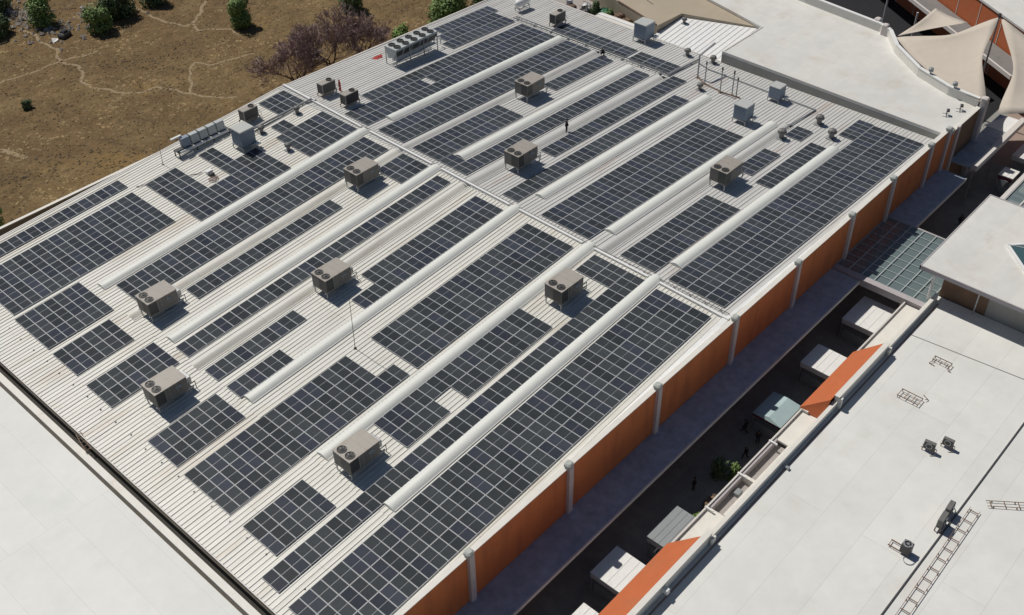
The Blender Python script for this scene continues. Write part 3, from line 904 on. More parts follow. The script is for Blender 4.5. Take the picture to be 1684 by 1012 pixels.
vent = make_vent(); used = []
for x, y, s, lab in [(-7.55, 45.75, 1.0, 'small grey roof vent between the two arrays above the first skylight'),
                     (-7.2, 51.05, 1.0, 'small grey roof vent at the lower end of the grey conduit'),
                     (-2.0, 51.0, 1.0, 'small grey roof vent beside the ridge array near the field'),
                     (42.3, 26.6, 1.1, 'grey roof vent at the far edge below the low corrugated roof'),
                     (42.8, 23.0, 1.1, 'grey roof vent at the far edge behind the lamp mast'),
                     (35.4, 19.95, 1.0, 'dark little roof vent at the upper end of a skylight'),
                     (31.8, 6.35, 1.3, 'stubby grey turbine vent between two small solar blocks beyond the ridge'),
                     (37.75, 4.9, 1.3, 'stubby grey turbine vent nearest the grey end wall'),
                     (35.75, 2.2, 1.3, 'stubby grey turbine vent at the end of the last skylight')]:
    place(vent, used, (x, y, zr(x)), lab, 0, 'roof vents on the warehouse', (s, s, s))

# ------------------------------------------------------------------ conduits, trays, masts on the warehouse roof
def pipe(name, pts, r, mm, lab, cat='pipe', lift=.14, n=8, legs=2.4, group=None):
    t = thing(name, lab, cat, (pts[0][0], pts[0][1], zr(pts[0][0])), world=True, group=group)
    P = [(p[0], p[1], zr(p[0]) + (p[2] if len(p) > 2 else lift)) for p in pts]
    MB().path(P, r, n).build('run', mm, t)
    s = MB()
    for a, b in zip(P, P[1:]):
        a, b = Vector(a), Vector(b); k = max(1, int((b - a).length / legs))
        for i in range(k):
            q = a + (b - a) * ((i + .5) / k); s.box(q.x - .07, q.x + .07, q.y - .07, q.y + .07, zr(q.x) - .01, q.z - r * .8)
    s.build('supports', M['steel'], t)
    return t


pipe('conduit', [(-7.6, 52.15), (1.0, 51.9), (1.0, 51.2)], .13, M['greypipe'], 'thick grey conduit running up to the ridge near the field', lift=.3)
pipe('conduit', [(1.0, 51.2), (.62, 33), (.25, 10), (.35, -7.2)], .035, M['blackpipe'], 'thin dark conduit running along the whole ridge', lift=.22, legs=1.6)
pipe('conduit', [(35.7, 25.0), (42.2, 24.75)], .12, M['greypipe'], 'grey conduit running to the far roof edge behind the solar strip', lift=.2)
pipe('conduit', [(41.5, 24.4), (40.8, 22.3), (40.5, 6.9), (33.5, 7.15)], .08, M['greypipe'], 'grey conduit running past the coolers near the grey end wall', lift=.16)
pipe('conduit', [(-16.3, 49.9), (-22.4, 53.5)], .04, M['blackpipe'], 'thin dark cable crossing the ribs beside the white toolbox', lift=.1)
tray = thing('cable_tray', 'long grey cable tray crossing the far roof half along the solar strip', 'cable tray', (35.5, 50.4, zr(35.5)), world=True)
mb = MB()
for dx in (-.28, .28): mb.bar((35.5 + dx, 50.6, zr(35.5) + .3), (35.65 + dx, 24.9, zr(35.6) + .3), .05, .12)
y = 50.3
while y > 25: mb.box(35.2, 35.9, y - .04, y + .04, zr(35.5) + .25, zr(35.5) + .29); y -= .9
mb.build('ladder', M['greypipe'], tray)
mb = MB(); y = 50
while y > 25: mb.box(35.3, 35.84, y - .05, y + .05, zr(35.5) - .02, zr(35.5) + .245); y -= 3
mb.build('supports', M['steel'], tray)
# mast with a long lamp arm and a row of posts
ms = thing('lamp_mast', 'grey mast with a long slanted arm at the far roof edge', 'mast', (38.0, 22.06, zr(38)))
MB().tube((0, 0, -.1), (0, 0, 3.1), .10, 8).build('post', M['greypipe'], ms)
MB().bar((0, 0, 3.05), (3.2, .0, 3.5), .20, .16).build('arm', M['greypipe'], ms)
MB().bev(-.25, .25, -.25, .25, -.05, .08, .03).build('base', M['rust'], ms)
pt = thing('pipe_post', 'post', 'post')
MB().tube((0, 0, -.05), (0, 0, 2.7), .075, 8).build('pipe', M['greypipe'], pt)
MB().tube((0, 0, 2.7), (0, 0, 3.05), .11, 8).build('head', M['blackpipe'], pt)
MB().bev(-.18, .18, -.18, .18, -.05, .1, .03).build('foot', M['rust'], pt)
used = []
for x, y, s, lab in [(37.1, 20.4, 1.0, 'thin grey vent post next to the lamp mast'), (36.5, 17.75, 1.12, 'thin grey vent post in the middle of the rusty rail'),
                     (36.9, 16.3, 1.08, 'thin grey vent post with a dark head, taller of the close pair'), (36.9, 15.7, .85, 'thin grey vent post with a dark head, shorter of the close pair')]:
    place(pt, used, (x, y, zr(x)), lab, 0, 'vent posts beside the lamp mast', (1, 1, s))
pipe('rail', [(38.0, 22.0), (37.1, 20.4), (36.7, 17.6), (36.9, 15.3), (36.6, 14.6)], .08, M['rust'], 'rusty rail linking the feet of the vent posts', cat='rail', lift=.08)
th = thing('antenna_mast', 'thin dark mast with a round foot standing below the middle roof unit', 'mast', (-23.93, 16.1, zr(-23.93)))
MB().tube((0, 0, 0), (.1, -.05, 6.2), .032, 6, .022).build('pole', M['blackpipe'], th)
MB().tube((0, 0, -.02), (0, 0, .16), .17, 10, .08).build('foot', M['blackpipe'], th)
th2 = copy_tree(th); th2.location = (-18.07, 54.87, zr(-18)); th2.scale = (1, 1, .42)
th2['label'] = 'short thin pole near the field edge beside the condenser rack'
# tool box and hose
tb = thing('toolbox', 'white toolbox with a dark bag beside it on the bare ribs near the blue cooler', 'toolbox', (-16.2, 48.9, zr(-16)))
MB().bev(0, .75, .1, .55, .02, .42, .04).build('box', M['white'], tb)
MB().bev(.0, .6, -.45, .05, .02, .36, .09).build('bag', M['coil'], tb)
hs = MB(); pts = []
for k in range(40):
    a = k * .5; r = .34 + .10 * math.sin(k * .37); pts.append((math.cos(a) * r * 1.3, math.sin(a) * r, .05 + .002 * k))
hs.path(pts, .03, 5)
o = hs.build('hose', mat('hose_reddish', (.28, .17, .15), .6)); o.location = (-16.25, 47.9, zr(-16.3) + .08); o['label'] = 'coiled reddish hose lying on the ribs next to the white toolbox'; o['category'] = 'hose'

# ------------------------------------------------------------------ street-side building on the right
RZ = -4.7
BL = Vector((-10.0, -40.0, GZ))
rb = thing('shop_building', 'flat white-roofed building across the alley with orange awnings along its edge', 'building', BL, world=True)
mb = MB(); mb.prism([(-62, -18.2), (21.4, -18.2), (21.4, -31.35), (-62, -31.35)], RZ - .3, RZ)
mb.build('roof', M['membrane'], rb)
mb = MB(); mb.prism([(-62, -31.37), (23.4, -31.37), (23.4, -75), (-62, -75)], RZ - .3, lambda x, y: RZ + 0.05 + (y + 31.37) * 0.012)
mb.build('roof', M['membrane'], rb)
mb = MB(); mb.box(-62, 21.3, -74.5, -18.18, GZ, RZ - .31); mb.build('wall', M['brown'], rb)
mb = MB(); mb.box(-62, 20.75, -18.46, -18.16, RZ - .25, -4.02)
mb.box(-62, 20.75, -18.49, -18.13, -4.018, -3.97)
mb.build('parapet', M['parapet'], rb)
for x0, x1 in ((1.0, 10.3), (-34, -18.4)):
    mb = MB()
    mb.box(x0, x1, -18.50, -18.12, -3.968, -3.42)
    mb.box(x0 - .05, x1 + .05, -18.56, -18.08, -3.418, -3.34)
    mb.box(x1 - .3, x1 + .25, -18.75, -18.57, -4.68, -3.9)
    mb.box(x0, x0 + .3, -18.8, -18.51, -4.68, -3.5)
    mb.build('sign_parapet', M['parapet'], rb)
MB().bev(-24.9, -24.5, -19.0, -18.51, -4.2, -3.75, .05).build('junction_box', M['white'], rb)
MB().bev(-8.1, -7.8, -19.15, -18.6, -4.69, -4.45, .03).build('junction_box', M['steel'], rb)
# joint and conduit lines on the roof
mb = MB(); mb.bar((14.25, -18.7, RZ + .012), (15.5, -31.3, RZ + .012), .07, .02); mb.build('roof_joint', M['blackpipe'], rb)
for k, dz in ((0, .10),):
    mb = MB().tube((-40, -31.36, RZ + .10), (14.5, -31.45, RZ + .10), .07, 8); mb.build('conduit', M['blackpipe'], rb)
mb = MB().box(-62, 20.2, -18.9, -18.75, RZ + .004, RZ + .05); mb.build('flashing', M['pinkpave'], rb)
# ledge trough over the shop fronts, with gravel pits
mb = MB()
segs = [(-62, -15.0, -5.42), (-15.0, -10.5, -5.95), (-10.2, -5.0, -5.95), (-5.0, 19.0, -5.42)]
for x0, x1, z in segs:
    if z > -5.6: mb.box(x0, x1, -17.95, -16.15, z - .2, z)
mb.box(-15.0, -5.0, -17.95, -17.45, -6.2, -5.30)
mb.box(-10.5, -10.2, -17.44, -16.40, -6.2, -5.36)
mb.build('ledge', M['parapet'], rb)
MB().box(-62, 19.0, -16.14, -16.0, -5.75, -5.18).build('ledge_upstand', M['edge'], rb)
MB().box(-15.0, -5.0, -16.39, -16.15, -6.2, -5.32).build('ledge_edge', M['beam'], rb)
for x in (-15.36, -10.6, -5.76, -.6):
    MB().box(x - .08, x + .08, -16.75, -15.95, -5.3, -5.10).build('bracket', M['white'], rb)
for x0, x1 in ((-14.98, -10.52), (-10.18, -5.02)):
    MB().box(x0, x1, -17.44, -16.40, -6.19, -5.97).build('gravel_bed', M['gravel'], rb)
MB().bev(-12.3, -11.6, -17.2, -16.7, -5.965, -5.55, .05).build('drain_box', M['greyroof'], rb)
# orange sloping awnings
for x0, x1 in ((-0.65, 8.9), (-33.5, -20.45)):
    mb = MB()
    A = [(x0, -15.9, -5.02), (x1, -15.9, -5.02), (x1 + 1.3, -18.07, -3.5), (x0 + 1.0, -18.07, -3.5), (x0 + .15, -17.94, -5.41)]
    mb.add(A, [(0, 1, 2, 3), (0, 3, 4)])
    B = [(p[0], p[1] - .02, p[2] - .16) for p in A]
    mb.add(B, [(3, 2, 1, 0), (4, 3, 0)])
    mb.add(A + B, [(0, 5, 6, 1), (1, 6, 7, 2), (4, 9, 5, 0), (3, 8, 9, 4)])
    mb.build('awning', M['awning'], rb)
    MB().bar((x0, -15.91, -5.10), (x1, -15.91, -5.10), .05, .12).build('awning_trim', M['blackpipe'], rb)

# ------------------------------------------------------------------ white-roofed building at lower left
FLo = Vector((-70, 20, GZ))
fb = thing('annex_building', 'flat white-roofed annex at lower left, separated from the ribbed roof by a dark gap', 'building', FLo, world=True)
MB().prism([(-46.75, 75), (-46.75, -9), (-130, -9), (-130, 75)], -4.0, lambda x, y: -3.32 + (x + 47) * .004).build('roof', M['membrane_front'], fb)
MB().box(-129.5, -46.9, -8.9, 74.5, GZ, -4.01).build('wall', M['greywall'], fb)
mb = MB().box(-46.72, -46.15, -9, 75, -3.6, -2.98); mb.build('parapet', M['parapet'], fb)
MB().box(-46.14, -45.72, -9, 75, -3.8, -3.5).build('gutter', mat('tarred_gutter', (0.034, 0.030, 0.024), 0.8, var=.3, vscale=3), fb)
MB().box(-46.93, -46.73, -9, 75, -3.312, -3.26).build('flashing', M['gap_dark'], fb)  # dark strip drawn for the thin shadow line behind the parapet
ld = thing('gutter_ladder', 'short grey ladder bridging the dark gap at the lower left roof edge', 'ladder', (-46.0, 25.6, -2.85))
mb = MB(); mb.bar((-.2, -1.1, 0.05), (.2, 1.1, .25), .06, .06).bar((.25, -1.1, 0.05), (.65, 1.1, .25), .06, .06); mb.build('rails', M['rust'], ld)
mb = MB()
for k in range(5):
    t = k / 4; mb.bar((-.2 + .4 * t, -1.0 + 2 * t, .1 + .15 * t), (.25 + .4 * t, -1.0 + 2 * t, .1 + .15 * t), .04, .04)
mb.build('rungs', M['rust'], ld)

# ------------------------------------------------------------------ pavilion with the diamond skylight
PL = Vector((28, -30, GZ))
pv = thing('pavilion', 'pavilion with a wide overhanging white roof and a diamond glass skylight', 'building', PL, world=True)
MB().prism([(19.75, -16.4), (35.55, -16.4), (35.55, -52), (19.75, -52)], -1.22, lambda x, y: -.9 - .0 * y).build('roof', M['membrane_far'], pv)
mb = MB()
mb.box(19.62, 19.742, -52, -16.3, -1.30, -.86).box(19.62, 35.7, -16.392, -16.28, -1.30, -.86).box(35.56, 35.7, -52, -16.393, -1.3, -.86)
mb.build('fascia', M['beam'], pv)
MB().box(21.5, 35, -52, -18.3, -4.69, -2.55).build('wall', M['brown'], pv)
MB().box(21.42, 21.499, -52, -22.9, -4.69, -2.6).build('wall', M['greywall'], pv)
MB().box(21.9, 34.6, -51.6, -18.6, -2.54, -1.23).build('clerestory', M['dark'], pv)
MB().box(21.38, 21.48, -52, -18.3, -2.53, -2.42).build('sill', M['beam'], pv)
MB().box(21.6, 35, -40, -18.28, GZ, -4.70).build('wall', M['brown'], pv)
for x in (20.6, 34.6): MB().tube((x, -17.6, -4.9), (x, -17.6, -1.23), .13, 10).build('post', M['white'], pv)
for y in (-22, -28, -34, -40): MB().tube((20.9, y, -4.7), (20.9, y, -1.23), .08, 8).build('post', M['steel'], pv)
cx, cy, r = 28.1, -26.9, 5.6
D4 = [(cx, cy + r), (cx - r, cy), (cx, cy - r), (cx + r, cy)]
mb = MB(); mb.add([(x, y, -.72) for x, y in D4] + [(cx, cy, .5)], [(1, 0, 4), (2, 1, 4), (3, 2, 4), (0, 3, 4)])
sk = mb.build('skylight', M['glass_blue'], pv)
mb = MB()
for a, b in zip(D4, D4[1:] + D4[:1]): mb.bar((a[0], a[1], -.78), (b[0], b[1], -.78), .26, .24)
mb.build('kerb', M['cap_white'], sk, origin=PL)
mb = MB()
for a in D4: mb.bar((a[0], a[1], -.70), (cx, cy, .52), .08, .08)
mb.build('bars', M['purlin'], sk, origin=PL)

# ------------------------------------------------------------------ glass roof between warehouse and pavilion
GL = Vector((25, -13, GZ))
gr = thing('glass_roof', 'glazed roof bridging the alley between the orange wall and the pavilion', 'canopy', GL, world=True)
gx0, gx1, gy0, gy1, gz = 19.9, 31.0, -17.85, -8.05, -5.08
mb = MB(); mb.add([(gx0, gy0, gz - .03), (gx1, gy0, gz - .03), (gx1, gy1, gz - .03), (gx0, gy1, gz - .03)], [(0, 1, 2, 3)])
mb.build('glazing', M['glass'], gr)
mb = MB()
for k in range(8):
    y = gy0 + (gy1 - gy0) * k / 7; mb.box(gx0, gx1, y - .055, y + .055, gz - .028, gz + .10)
for k in range(10):
    x = gx0 + (gx1 - gx0) * k / 9; mb.box(x - .04, x + .04, gy0, gy1, gz - .029, gz + .06)
mb.build('glazing_bars', M['purlin'], gr)
mb = MB(); mb.box(19.15, 19.88, -18.0, -8.0, -5.75, -5.0).box(31.02, 31.2, -16.0, -8.0, -5.5, -5.0); mb.build('beam', M['beam'], gr)
for y in (-8.6, -15.8): MB().box(19.3, 19.7, y - .2, y + .2, GZ, -5.76).build('column', M['pillar'], gr)
g2 = thing('glass_roof', 'second glazed roof strip beyond the pavilion at the right edge of the photo', 'canopy', (44, -17, GZ), world=True)
mb = MB(); mb.add([(36.2, -30, -5.1), (60, -30, -5.1), (60, -16.2, -5.1), (36.2, -16.2, -5.1)], [(0, 1, 2, 3)]); mb.build('glazing', M['glass'], g2)
mb = MB()
for k in range(9):
    y = -30 + 13.8 * k / 8; mb.box(36.2, 60, y - .08, y + .08, -5.09, -4.95)
for k in range(10):
    x = 36.2 + 23.8 * k / 9; mb.box(x - .08, x + .08, -30, -16.2, -5.25, -5.11)
mb.box(36.2, 60, -16.19, -15.7, -5.4, -4.9); mb.build('glazing_bars', M['edge'], g2)
MB().box(36.4, 36.8, -16.3, -15.9, GZ, -5.41).build('column', M['pillar'], g2)

# ------------------------------------------------------------------ far building with the grey end wall
FZ = -0.3
HL = Vector((52, 8, GZ))
hb = thing('hall_building', 'tall white-roofed hall with a grey end wall standing at the far roof edge', 'building', HL, world=True)
edge_pts = [(52.05, -7.6), (52.43, -3.7), (54.35, 1.13), (58.08, 5.99), (61.4, 8.6), (62.1, 10.2), (62.5, 14.1), (63.3, 22.0), (66, 40), (68, 60)]
poly = [(43.75, -7.7), (43.75, 22.4), (53.1, 22.4), (56.2, 33.5), (58.5, 44), (60, 60)] + edge_pts[::-1]
FR = lambda x, y: FZ - max(0.0, 22.4 - y) * .0166
MB().prism(poly, GZ, lambda x, y: FR(x, y) - .31).build('wall', M['greywall'], hb)
MB().prism(poly, lambda x, y: FR(x, y) - .30, FR).build('roof', M['membrane_far'], hb)
mb = MB(); mb.bar((43.85, -7.6, FR(0, -7.6) + .03), (43.85, 22.4, FZ + .03), .22, .08); mb.bar((43.85, 22.3, FZ + .03), (53.1, 22.3, FZ + .03), .2, .08)
mb.build('edge_trim', M['edge'], hb)
mb = MB()
for a, b in zip(edge_pts, edge_pts[1:]):
    d = Vector((b[0] - a[0], b[1] - a[1])).normalized(); nrm = Vector((d.y, -d.x)) * .34
    mb.prism([a, b, (b[0] + nrm.x, b[1] + nrm.y), (a[0] + nrm.x, a[1] + nrm.y)], GZ, lambda x, y: FR(x, y) + 1.10)
pr = mb.build('parapet', M['parapet'], hb)
mb = MB()
for a, b in zip(edge_pts, edge_pts[1:]):
    d = Vector((b[0] - a[0], b[1] - a[1])).normalized(); nrm = Vector((d.y, -d.x)) * .40; ins = nrm * -.15
    mb.prism([(a[0] + ins.x, a[1] + ins.y), (b[0] + ins.x, b[1] + ins.y), (b[0] + nrm.x, b[1] + nrm.y), (a[0] + nrm.x, a[1] + nrm.y)], lambda x, y: FR(x, y) + 1.103, lambda x, y: FR(x, y) + 1.18)
mb.build('parapet_cap', M['cap_white'], pr, origin=HL)
for x, y in ((52.3, -8.2), (61.9, 9.4), (62.9, 11.0)):
    MB().bev(x - .4, x + .4, y - .4, y + .4, GZ, FR(x, y) + 1.45, .12).build('corner_post', M['pillar'], hb)
MB().box(46.2, 52.0, -8.02, -7.72, GZ, -.68).build('wall', M['brown'], hb)
MB().box(43.9, 46.19, -8.02, -7.72, GZ, -.68).build('wall', M['orange'], hb)
MB().box(43.75, 52.0, -8.08, -7.55, -.678, -.58).build('parapet', M['parapet'], hb)
for x in (45.9,): MB().box(x - .25, x + .25, -8.3, -8.03, GZ, -.35).build('pilaster', M['pillar'], hb)
MB().bev(43.8, 44.6, -8.3, -7.5, -.576, .1, .22).build('pilaster_cap', M['globe'], hb)
cn = MB()
for k in range(12):
    a = 46.5 + k * 1.17; cn.prism([(a, -8.05), (a + 1.14, -8.05), (a + 1.14, -10.59), (a, -10.59)], -5.4, -5.2)
cn.build('canopy', M['canopy'], hb)
MB().box(46.4, 60.5, -11.25, -10.6, -5.45, -4.72).build('canopy_edge', M['edge'], hb)
MB().prism([(56.6, -7.7), (60.5, -9.0), (60.5, -10.45), (56.6, -10.45)], -5.18, -5.12).build('canopy_end', M['cap_white'], hb)
for x in (46.7, 53): MB().box(x - .06, x + .06, -10.9, -10.78, GZ, -5.46).build('canopy_post', M['steel'], hb)
lamp_l = [('round grey floodlight on the curved parapet nearer the corner', 52.5, -4.3), ('round grey floodlight on the curved parapet farther from the corner', 53.9, -.6)]
used = []
fl = thing('floodlight', 'x', 'floodlight')
MB().tube((0, 0, 0), (0, 0, .25), .05, 6).build('bracket', M['steel'], fl)
MB().bev(-.22, .22, -.2, .2, .25, .62, .08).build('head', M['greyroof'], fl)
for lab, x, y in lamp_l: place(fl, used, (x, y, FR(x, y) + 1.18), lab, .5, 'floodlights on the curved parapet', (1.35, 1.35, 1.2))
used = []
sb = thing('roof_bracket', 'x', 'bracket')
mb = MB().box(-.5, .5, -.04, .04, .05, .12).box(-.4, -.34, -.4, .4, -.01, .05).box(.34, .4, -.4, .4, -.01, .05); mb.build('base', M['steel'], sb)
MB().tube((0, 0, .12), (.15, -.1, .5), .05, 6).build('stem', M['coil'], sb)
MB().bev(-.15, .35, -.3, .05, .5, .75, .06).build('head', M['coil'], sb)
for lab, x, y in [('small dark bracket on the white hall roof nearer the orange corner', 47.9, -5.7), ('small dark bracket with a white ring on the hall roof by the parapet', 50.0, -6.4)]:
    place(sb, used, (x, y, FR(x, y)), lab, .4, 'brackets on the hall roof')
# low corrugated roof and beige terrace between them
lb = thing('lean_to', 'low white corrugated lean-to beyond the far roof edge', 'building', (48, 28, GZ), world=True)
mb = MB(); k = 0; y = 22.6
LZ = lambda x: -1.85 + (x - 44) * .095
mb.prism([(43.98, 22.5), (53.75, 22.5), (50.4, 33.3), (43.98, 33.6)], -2.1, lambda x, y: LZ(x))
while y < 33.2:
    xr = 53.6 - (y - 22.5) * .305
    mb.bar((44.0, y, LZ(44) + .02), (xr, y, LZ(xr) + .02), .14, .08); y += .75
mb.build('roof', M['cap_white'], lb)
MB().box(44.1, 50.3, 22.55, 33.2, GZ, -2.11).build('wall', M['beige'], lb)
place(vent, [1], (49.2, 32.0, -1.35), 'grey vent on the low white corrugated lean-to', 0, 'roof vents on the warehouse', (.9, .9, .9))
tr = thing('terrace', 'plain beige flat roof between the lean-to and the white hall roof', 'terrace', (52, 40, GZ), world=True)
MB().prism([(45.2, 33.62), (50.4, 33.32), (53.8, 22.45), (55.2, 28), (57.3, 35), (58.4, 44), (59.9, 60), (52.5, 60), (48.1, 43)], GZ, -.72).build('slab', M['beige'], tr)
MB().bar((45.3, 33.8, -.66), (47.9, 42.3, -.66), .14, .12).build('kerb', M['rust'], tr)
o = MB().bar((51.9, 42.3, -.70), (50.2, 38.0, -.70), .09, .03).build('cable', M['blackpipe']); tag(o, 'thin dark line across the beige terrace', 'cable')  # thin dark line laid on the slab as a flat bar
bxx = thing('roof_hatch', 'long cream box lying against the far edge of the ribbed roof', 'box', (44.6, 39.8, -3))
mb = MB(); mb.bev(-.75, .75, -3.4, 3.4, 0, 1.35, .08); mb.build('body', M['parapet'], bxx)
MB().bar((0, -3.3, 1.40), (0, 3.3, 1.40), .5, .08).build('lid', M['cap_white'], bxx)
MB().prism([(44.0, 34), (53, 34), (53, 62), (44.0, 62)], GZ, -3.0).build('yard', M['gravel'], kind='structure')

# ------------------------------------------------------------------ sails and the building behind
def sail(name, lab, A, B, C, sag=.16, allcurve=True, group='sails over the courtyard'):
    """triangular sail with inward-curved edges and a little depth"""
    A, B, C = Vector(A), Vector(B), Vector(C); n = 14
    cen = (A + B + C) / 3
    g = {}; mb = MB()
    for i in range(n + 1):
        for j in range(n + 1 - i):
            a, b = i / n, j / n; c = 1 - a - b
            p = A * a + B * b + C * c
            e = 0
            for u_, v_ in ((a, b), (c, a)) + (((b, c),) if allcurve else ()): e += max(0.0, 4 * u_ * v_) ** 1.6
            wgt = 1 - min(a, b, c) * 3
            p = p + (cen - p) * sag * e * wgt
            p.z -= .55 * 27 * a * b * c
            if not allcurve:
                od = ((B + C) / 2 - A); od.z = 0; p = p + od.normalized() * 1.55 * 4 * b * c * (1 - a) ** 2
            g[i, j] = len(mb.v); mb.v.append(tuple(p))
    for i in range(n):
        for j in range(n - i):
            mb.f.append((g[i, j], g[i + 1, j], g[i, j + 1])); mb.mi.append(0)
            if j < n - i - 1: mb.f.append((g[i + 1, j], g[i + 1, j + 1], g[i, j + 1])); mb.mi.append(0)
    o = mb.build(name, M['sail'], smooth=True)
    sm = o.modifiers.new('thickness', 'SOLIDIFY'); sm.thickness = .02
    return tag(o, lab, 'shade sail', group)


AP = (66.3, -2.8, 4.0)
sail('shade_sail', 'large beige shade sail stretched between the mast top and the curved hall parapet', AP, (59.9, 6.9, .6), (51.7, -8.6, .1), .30, allcurve=False)
sail('shade_sail', 'beige shade sail on the right of the mast, cut off by the photo edge', (66.5, -3.0, 4.0), (50.2, -10.6, .3), (60, -26, 0.0), .26)
sail('shade_sail', 'narrow beige shade sail behind the mast, reaching towards the orange building', (72.5, 2.6, -.6), (60.2, 6.9, .65), (77.5, 9.2, -2.2), .12)
pm = thing('sail_mast', 'tall grey mast holding the tips of the beige sails', 'mast', (66.35, -2.85, GZ))
MB().tube((0, 0, 0), (0, 0, 14.1), .16, 10, .10).build('pole', M['greypipe'], pm)
MB().tube((0, 0, 13.9), (0, 0, 14.35), .2, 10).build('head', M['coil'], pm)
used = []
pp = thing('courtyard_post', 'x', 'post')
MB().tube((0, 0, 0), (0, 0, 7.5), .14, 8).build('pole', M['edge'], pp); MB().bev(-.3, .3, -.3, .3, 0, .3, .05).build('base', M['steel'], pp)
for lab, x, y in [('slim pale post standing in the dark courtyard nearest the hall parapet', 67.5, 17.2), ('slim post in the dark courtyard left of the canopy edge', 78, 16.5), ('slim post in the dark courtyard under the canopy corner', 75, 10.6)]:
    place(pp, used, (x, y, GZ), lab, 0, 'slim posts in the courtyard')
ob = thing('orange_building', 'orange-walled building with a white roof in the top right corner', 'building', (84, 0, GZ), world=True)
d = Vector((5.3, 7.9)).normalized()
P0 = Vector((81.56, 4.47)); nrm = Vector((d.y, -d.x))
q = [P0 - d * 30, P0 + d * 40, P0 + d * 40 + nrm * 40, P0 - d * 30 + nrm * 40]
MB().prism([tuple(p) for p in q], GZ, -1.3).build('wall', M['awning'], ob)
MB().prism([tuple(p) for p in (P0 - d * 30 - nrm * .15, P0 + d * 40 - nrm * .15, P0 + d * 40 + nrm * 40, P0 - d * 30 + nrm * 40)], -1.29, -1.0).build('roof', M['membrane_far'], ob)
mb = MB()
for k in range(-5, 8):
    p = P0 + d * (k * 5.0); a = p - nrm * .02
    mb.prism([tuple(a - d * .05), tuple(a + d * .05), tuple(a + d * .05 - nrm * .03), tuple(a - d * .05 - nrm * .03)], GZ, -1.31)
mb.build('wall_joint', M['parapet'], ob)
a0, a1 = P0 - d * 14 - nrm * .2, P0 + d * 40 - nrm * .2
MB().prism([tuple(a0), tuple(a1), tuple(a1 - nrm * 3.2), tuple(a0 - nrm * 3.2)], -5.5, -5.2).build('canopy', M['dark_canopy'], ob)
MB().prism([tuple(a0 - nrm * 3.22), tuple(a1 - nrm * 3.22), tuple(a1 - nrm * 3.5), tuple(a0 - nrm * 3.5)], -5.6, -5.05).build('canopy_edge', M['edge'], ob)

# ------------------------------------------------------------------ stalls in the alley
def stall(lab, x0, x1, y0, y1, roof, z=-7.35, fascia=None, ridge=False, h=.12):
    cx_, cy_ = (x0 + x1) / 2, (y0 + y1) / 2; hx, hy = (x1 - x0) / 2, (y1 - y0) / 2
    t = thing('market_stall', lab, 'stall', (cx_, cy_, GZ), 0, 'stalls along the alley'); zz = z - GZ
    r = MB()
    if ridge:
        r.add([(-hx, -hy, zz - .35), (hx, -hy, zz - .35), (hx, hy, zz - .35), (-hx, hy, zz - .35), (-hx + .2, -.1, zz), (hx - .2, -.1, zz)], [(0, 1, 5, 4), (2, 3, 4, 5), (1, 2, 5), (3, 0, 4), (3, 2, 1, 0)])
    else:
        r.box(-hx, hx, -hy, hy, zz - h, zz)
        for k in range(1, 4): r.box(-hx + .02, hx - .02, -hy + 2 * hy * k / 4 - .04, -hy + 2 * hy * k / 4 + .04, zz + .002, zz + .025)
    r.build('roof', M[roof], t)
    f = MB()
    for s_ in (-1, 1): f.box(-hx + .02, hx - .02, s_ * (hy - .05) - .02, s_ * (hy - .05) + .02, zz - .62, zz - .36 if ridge else zz - h - .002).box(s_ * (hx - .05) - .02, s_ * (hx - .05) + .02, -hy + .08, hy - .08, zz - .62, zz - .36 if ridge else zz - h - .002)
    f.build('fascia', M[fascia or 'edge'], t)
    c = MB(); c.bev(-hx + .2, hx - .2, -hy + .25, hy - .25, 0, 1.05, .03); c.build('counter', M['greyroof'], t)
    for sx in (-1, 1):
        for sy in (-1, 1): MB().box(sx * (hx - .12) - .04, sx * (hx - .12) + .04, sy * (hy - .12) - .04, sy * (hy - .12) + .04, 0, zz - .63).build('post', M['steel'], t)
    return t


k1 = stall('white ribbed stall roof half in shade, nearest the glass roof', 15.3, 19.9, -15.3, -11.7, 'white')
k2 = stall('small white stall roof half in shade beside the first orange awning', 6.95, 10.35, -15.0, -11.9, 'white')
k3 = stall('teal pitched stall with a maroon fascia at the near end of the awning', -1.55, 2.1, -14.95, -12.0, 'tealroof', fascia='maroon', ridge=True)
k4 = stall('grey flat stall roof in the shaded alley beside the gravel ledge', -19.5, -15.3, -15.6, -13.4, 'greyroof', z=-7.2)
k5 = stall('cream stall roof with a stepped shadow beside the second orange awning', -25.15, -21.75, -15.2, -12.1, 'white')
k6 = stall('cream stall roof cut by the bottom edge of the photo', -31.5, -27.65, -16.0, -13.5, 'white')
k7 = stall('white-topped kiosk with a maroon band and white emblem at right', 50.8, 52.9, -14.3, -12.55, 'white', z=-7.3, fascia='maroon')
MB().add([(-1.08, .42, 2.05), (-1.08, -.42, 2.05), (-1.08, 0, 1.1), (-1.05, .42, 2.05), (-1.05, -.42, 2.05), (-1.05, 0, 1.1)], [(0, 1, 2), (5, 4, 3), (0, 3, 4, 1), (1, 4, 5, 2), (2, 5, 3, 0)]).build('emblem', M['white'], k7)
k8 = stall('white-roofed kiosk on pink paving at the right photo edge', 55.9, 60.5, -14.3, -12.1, 'white', z=-7.3)

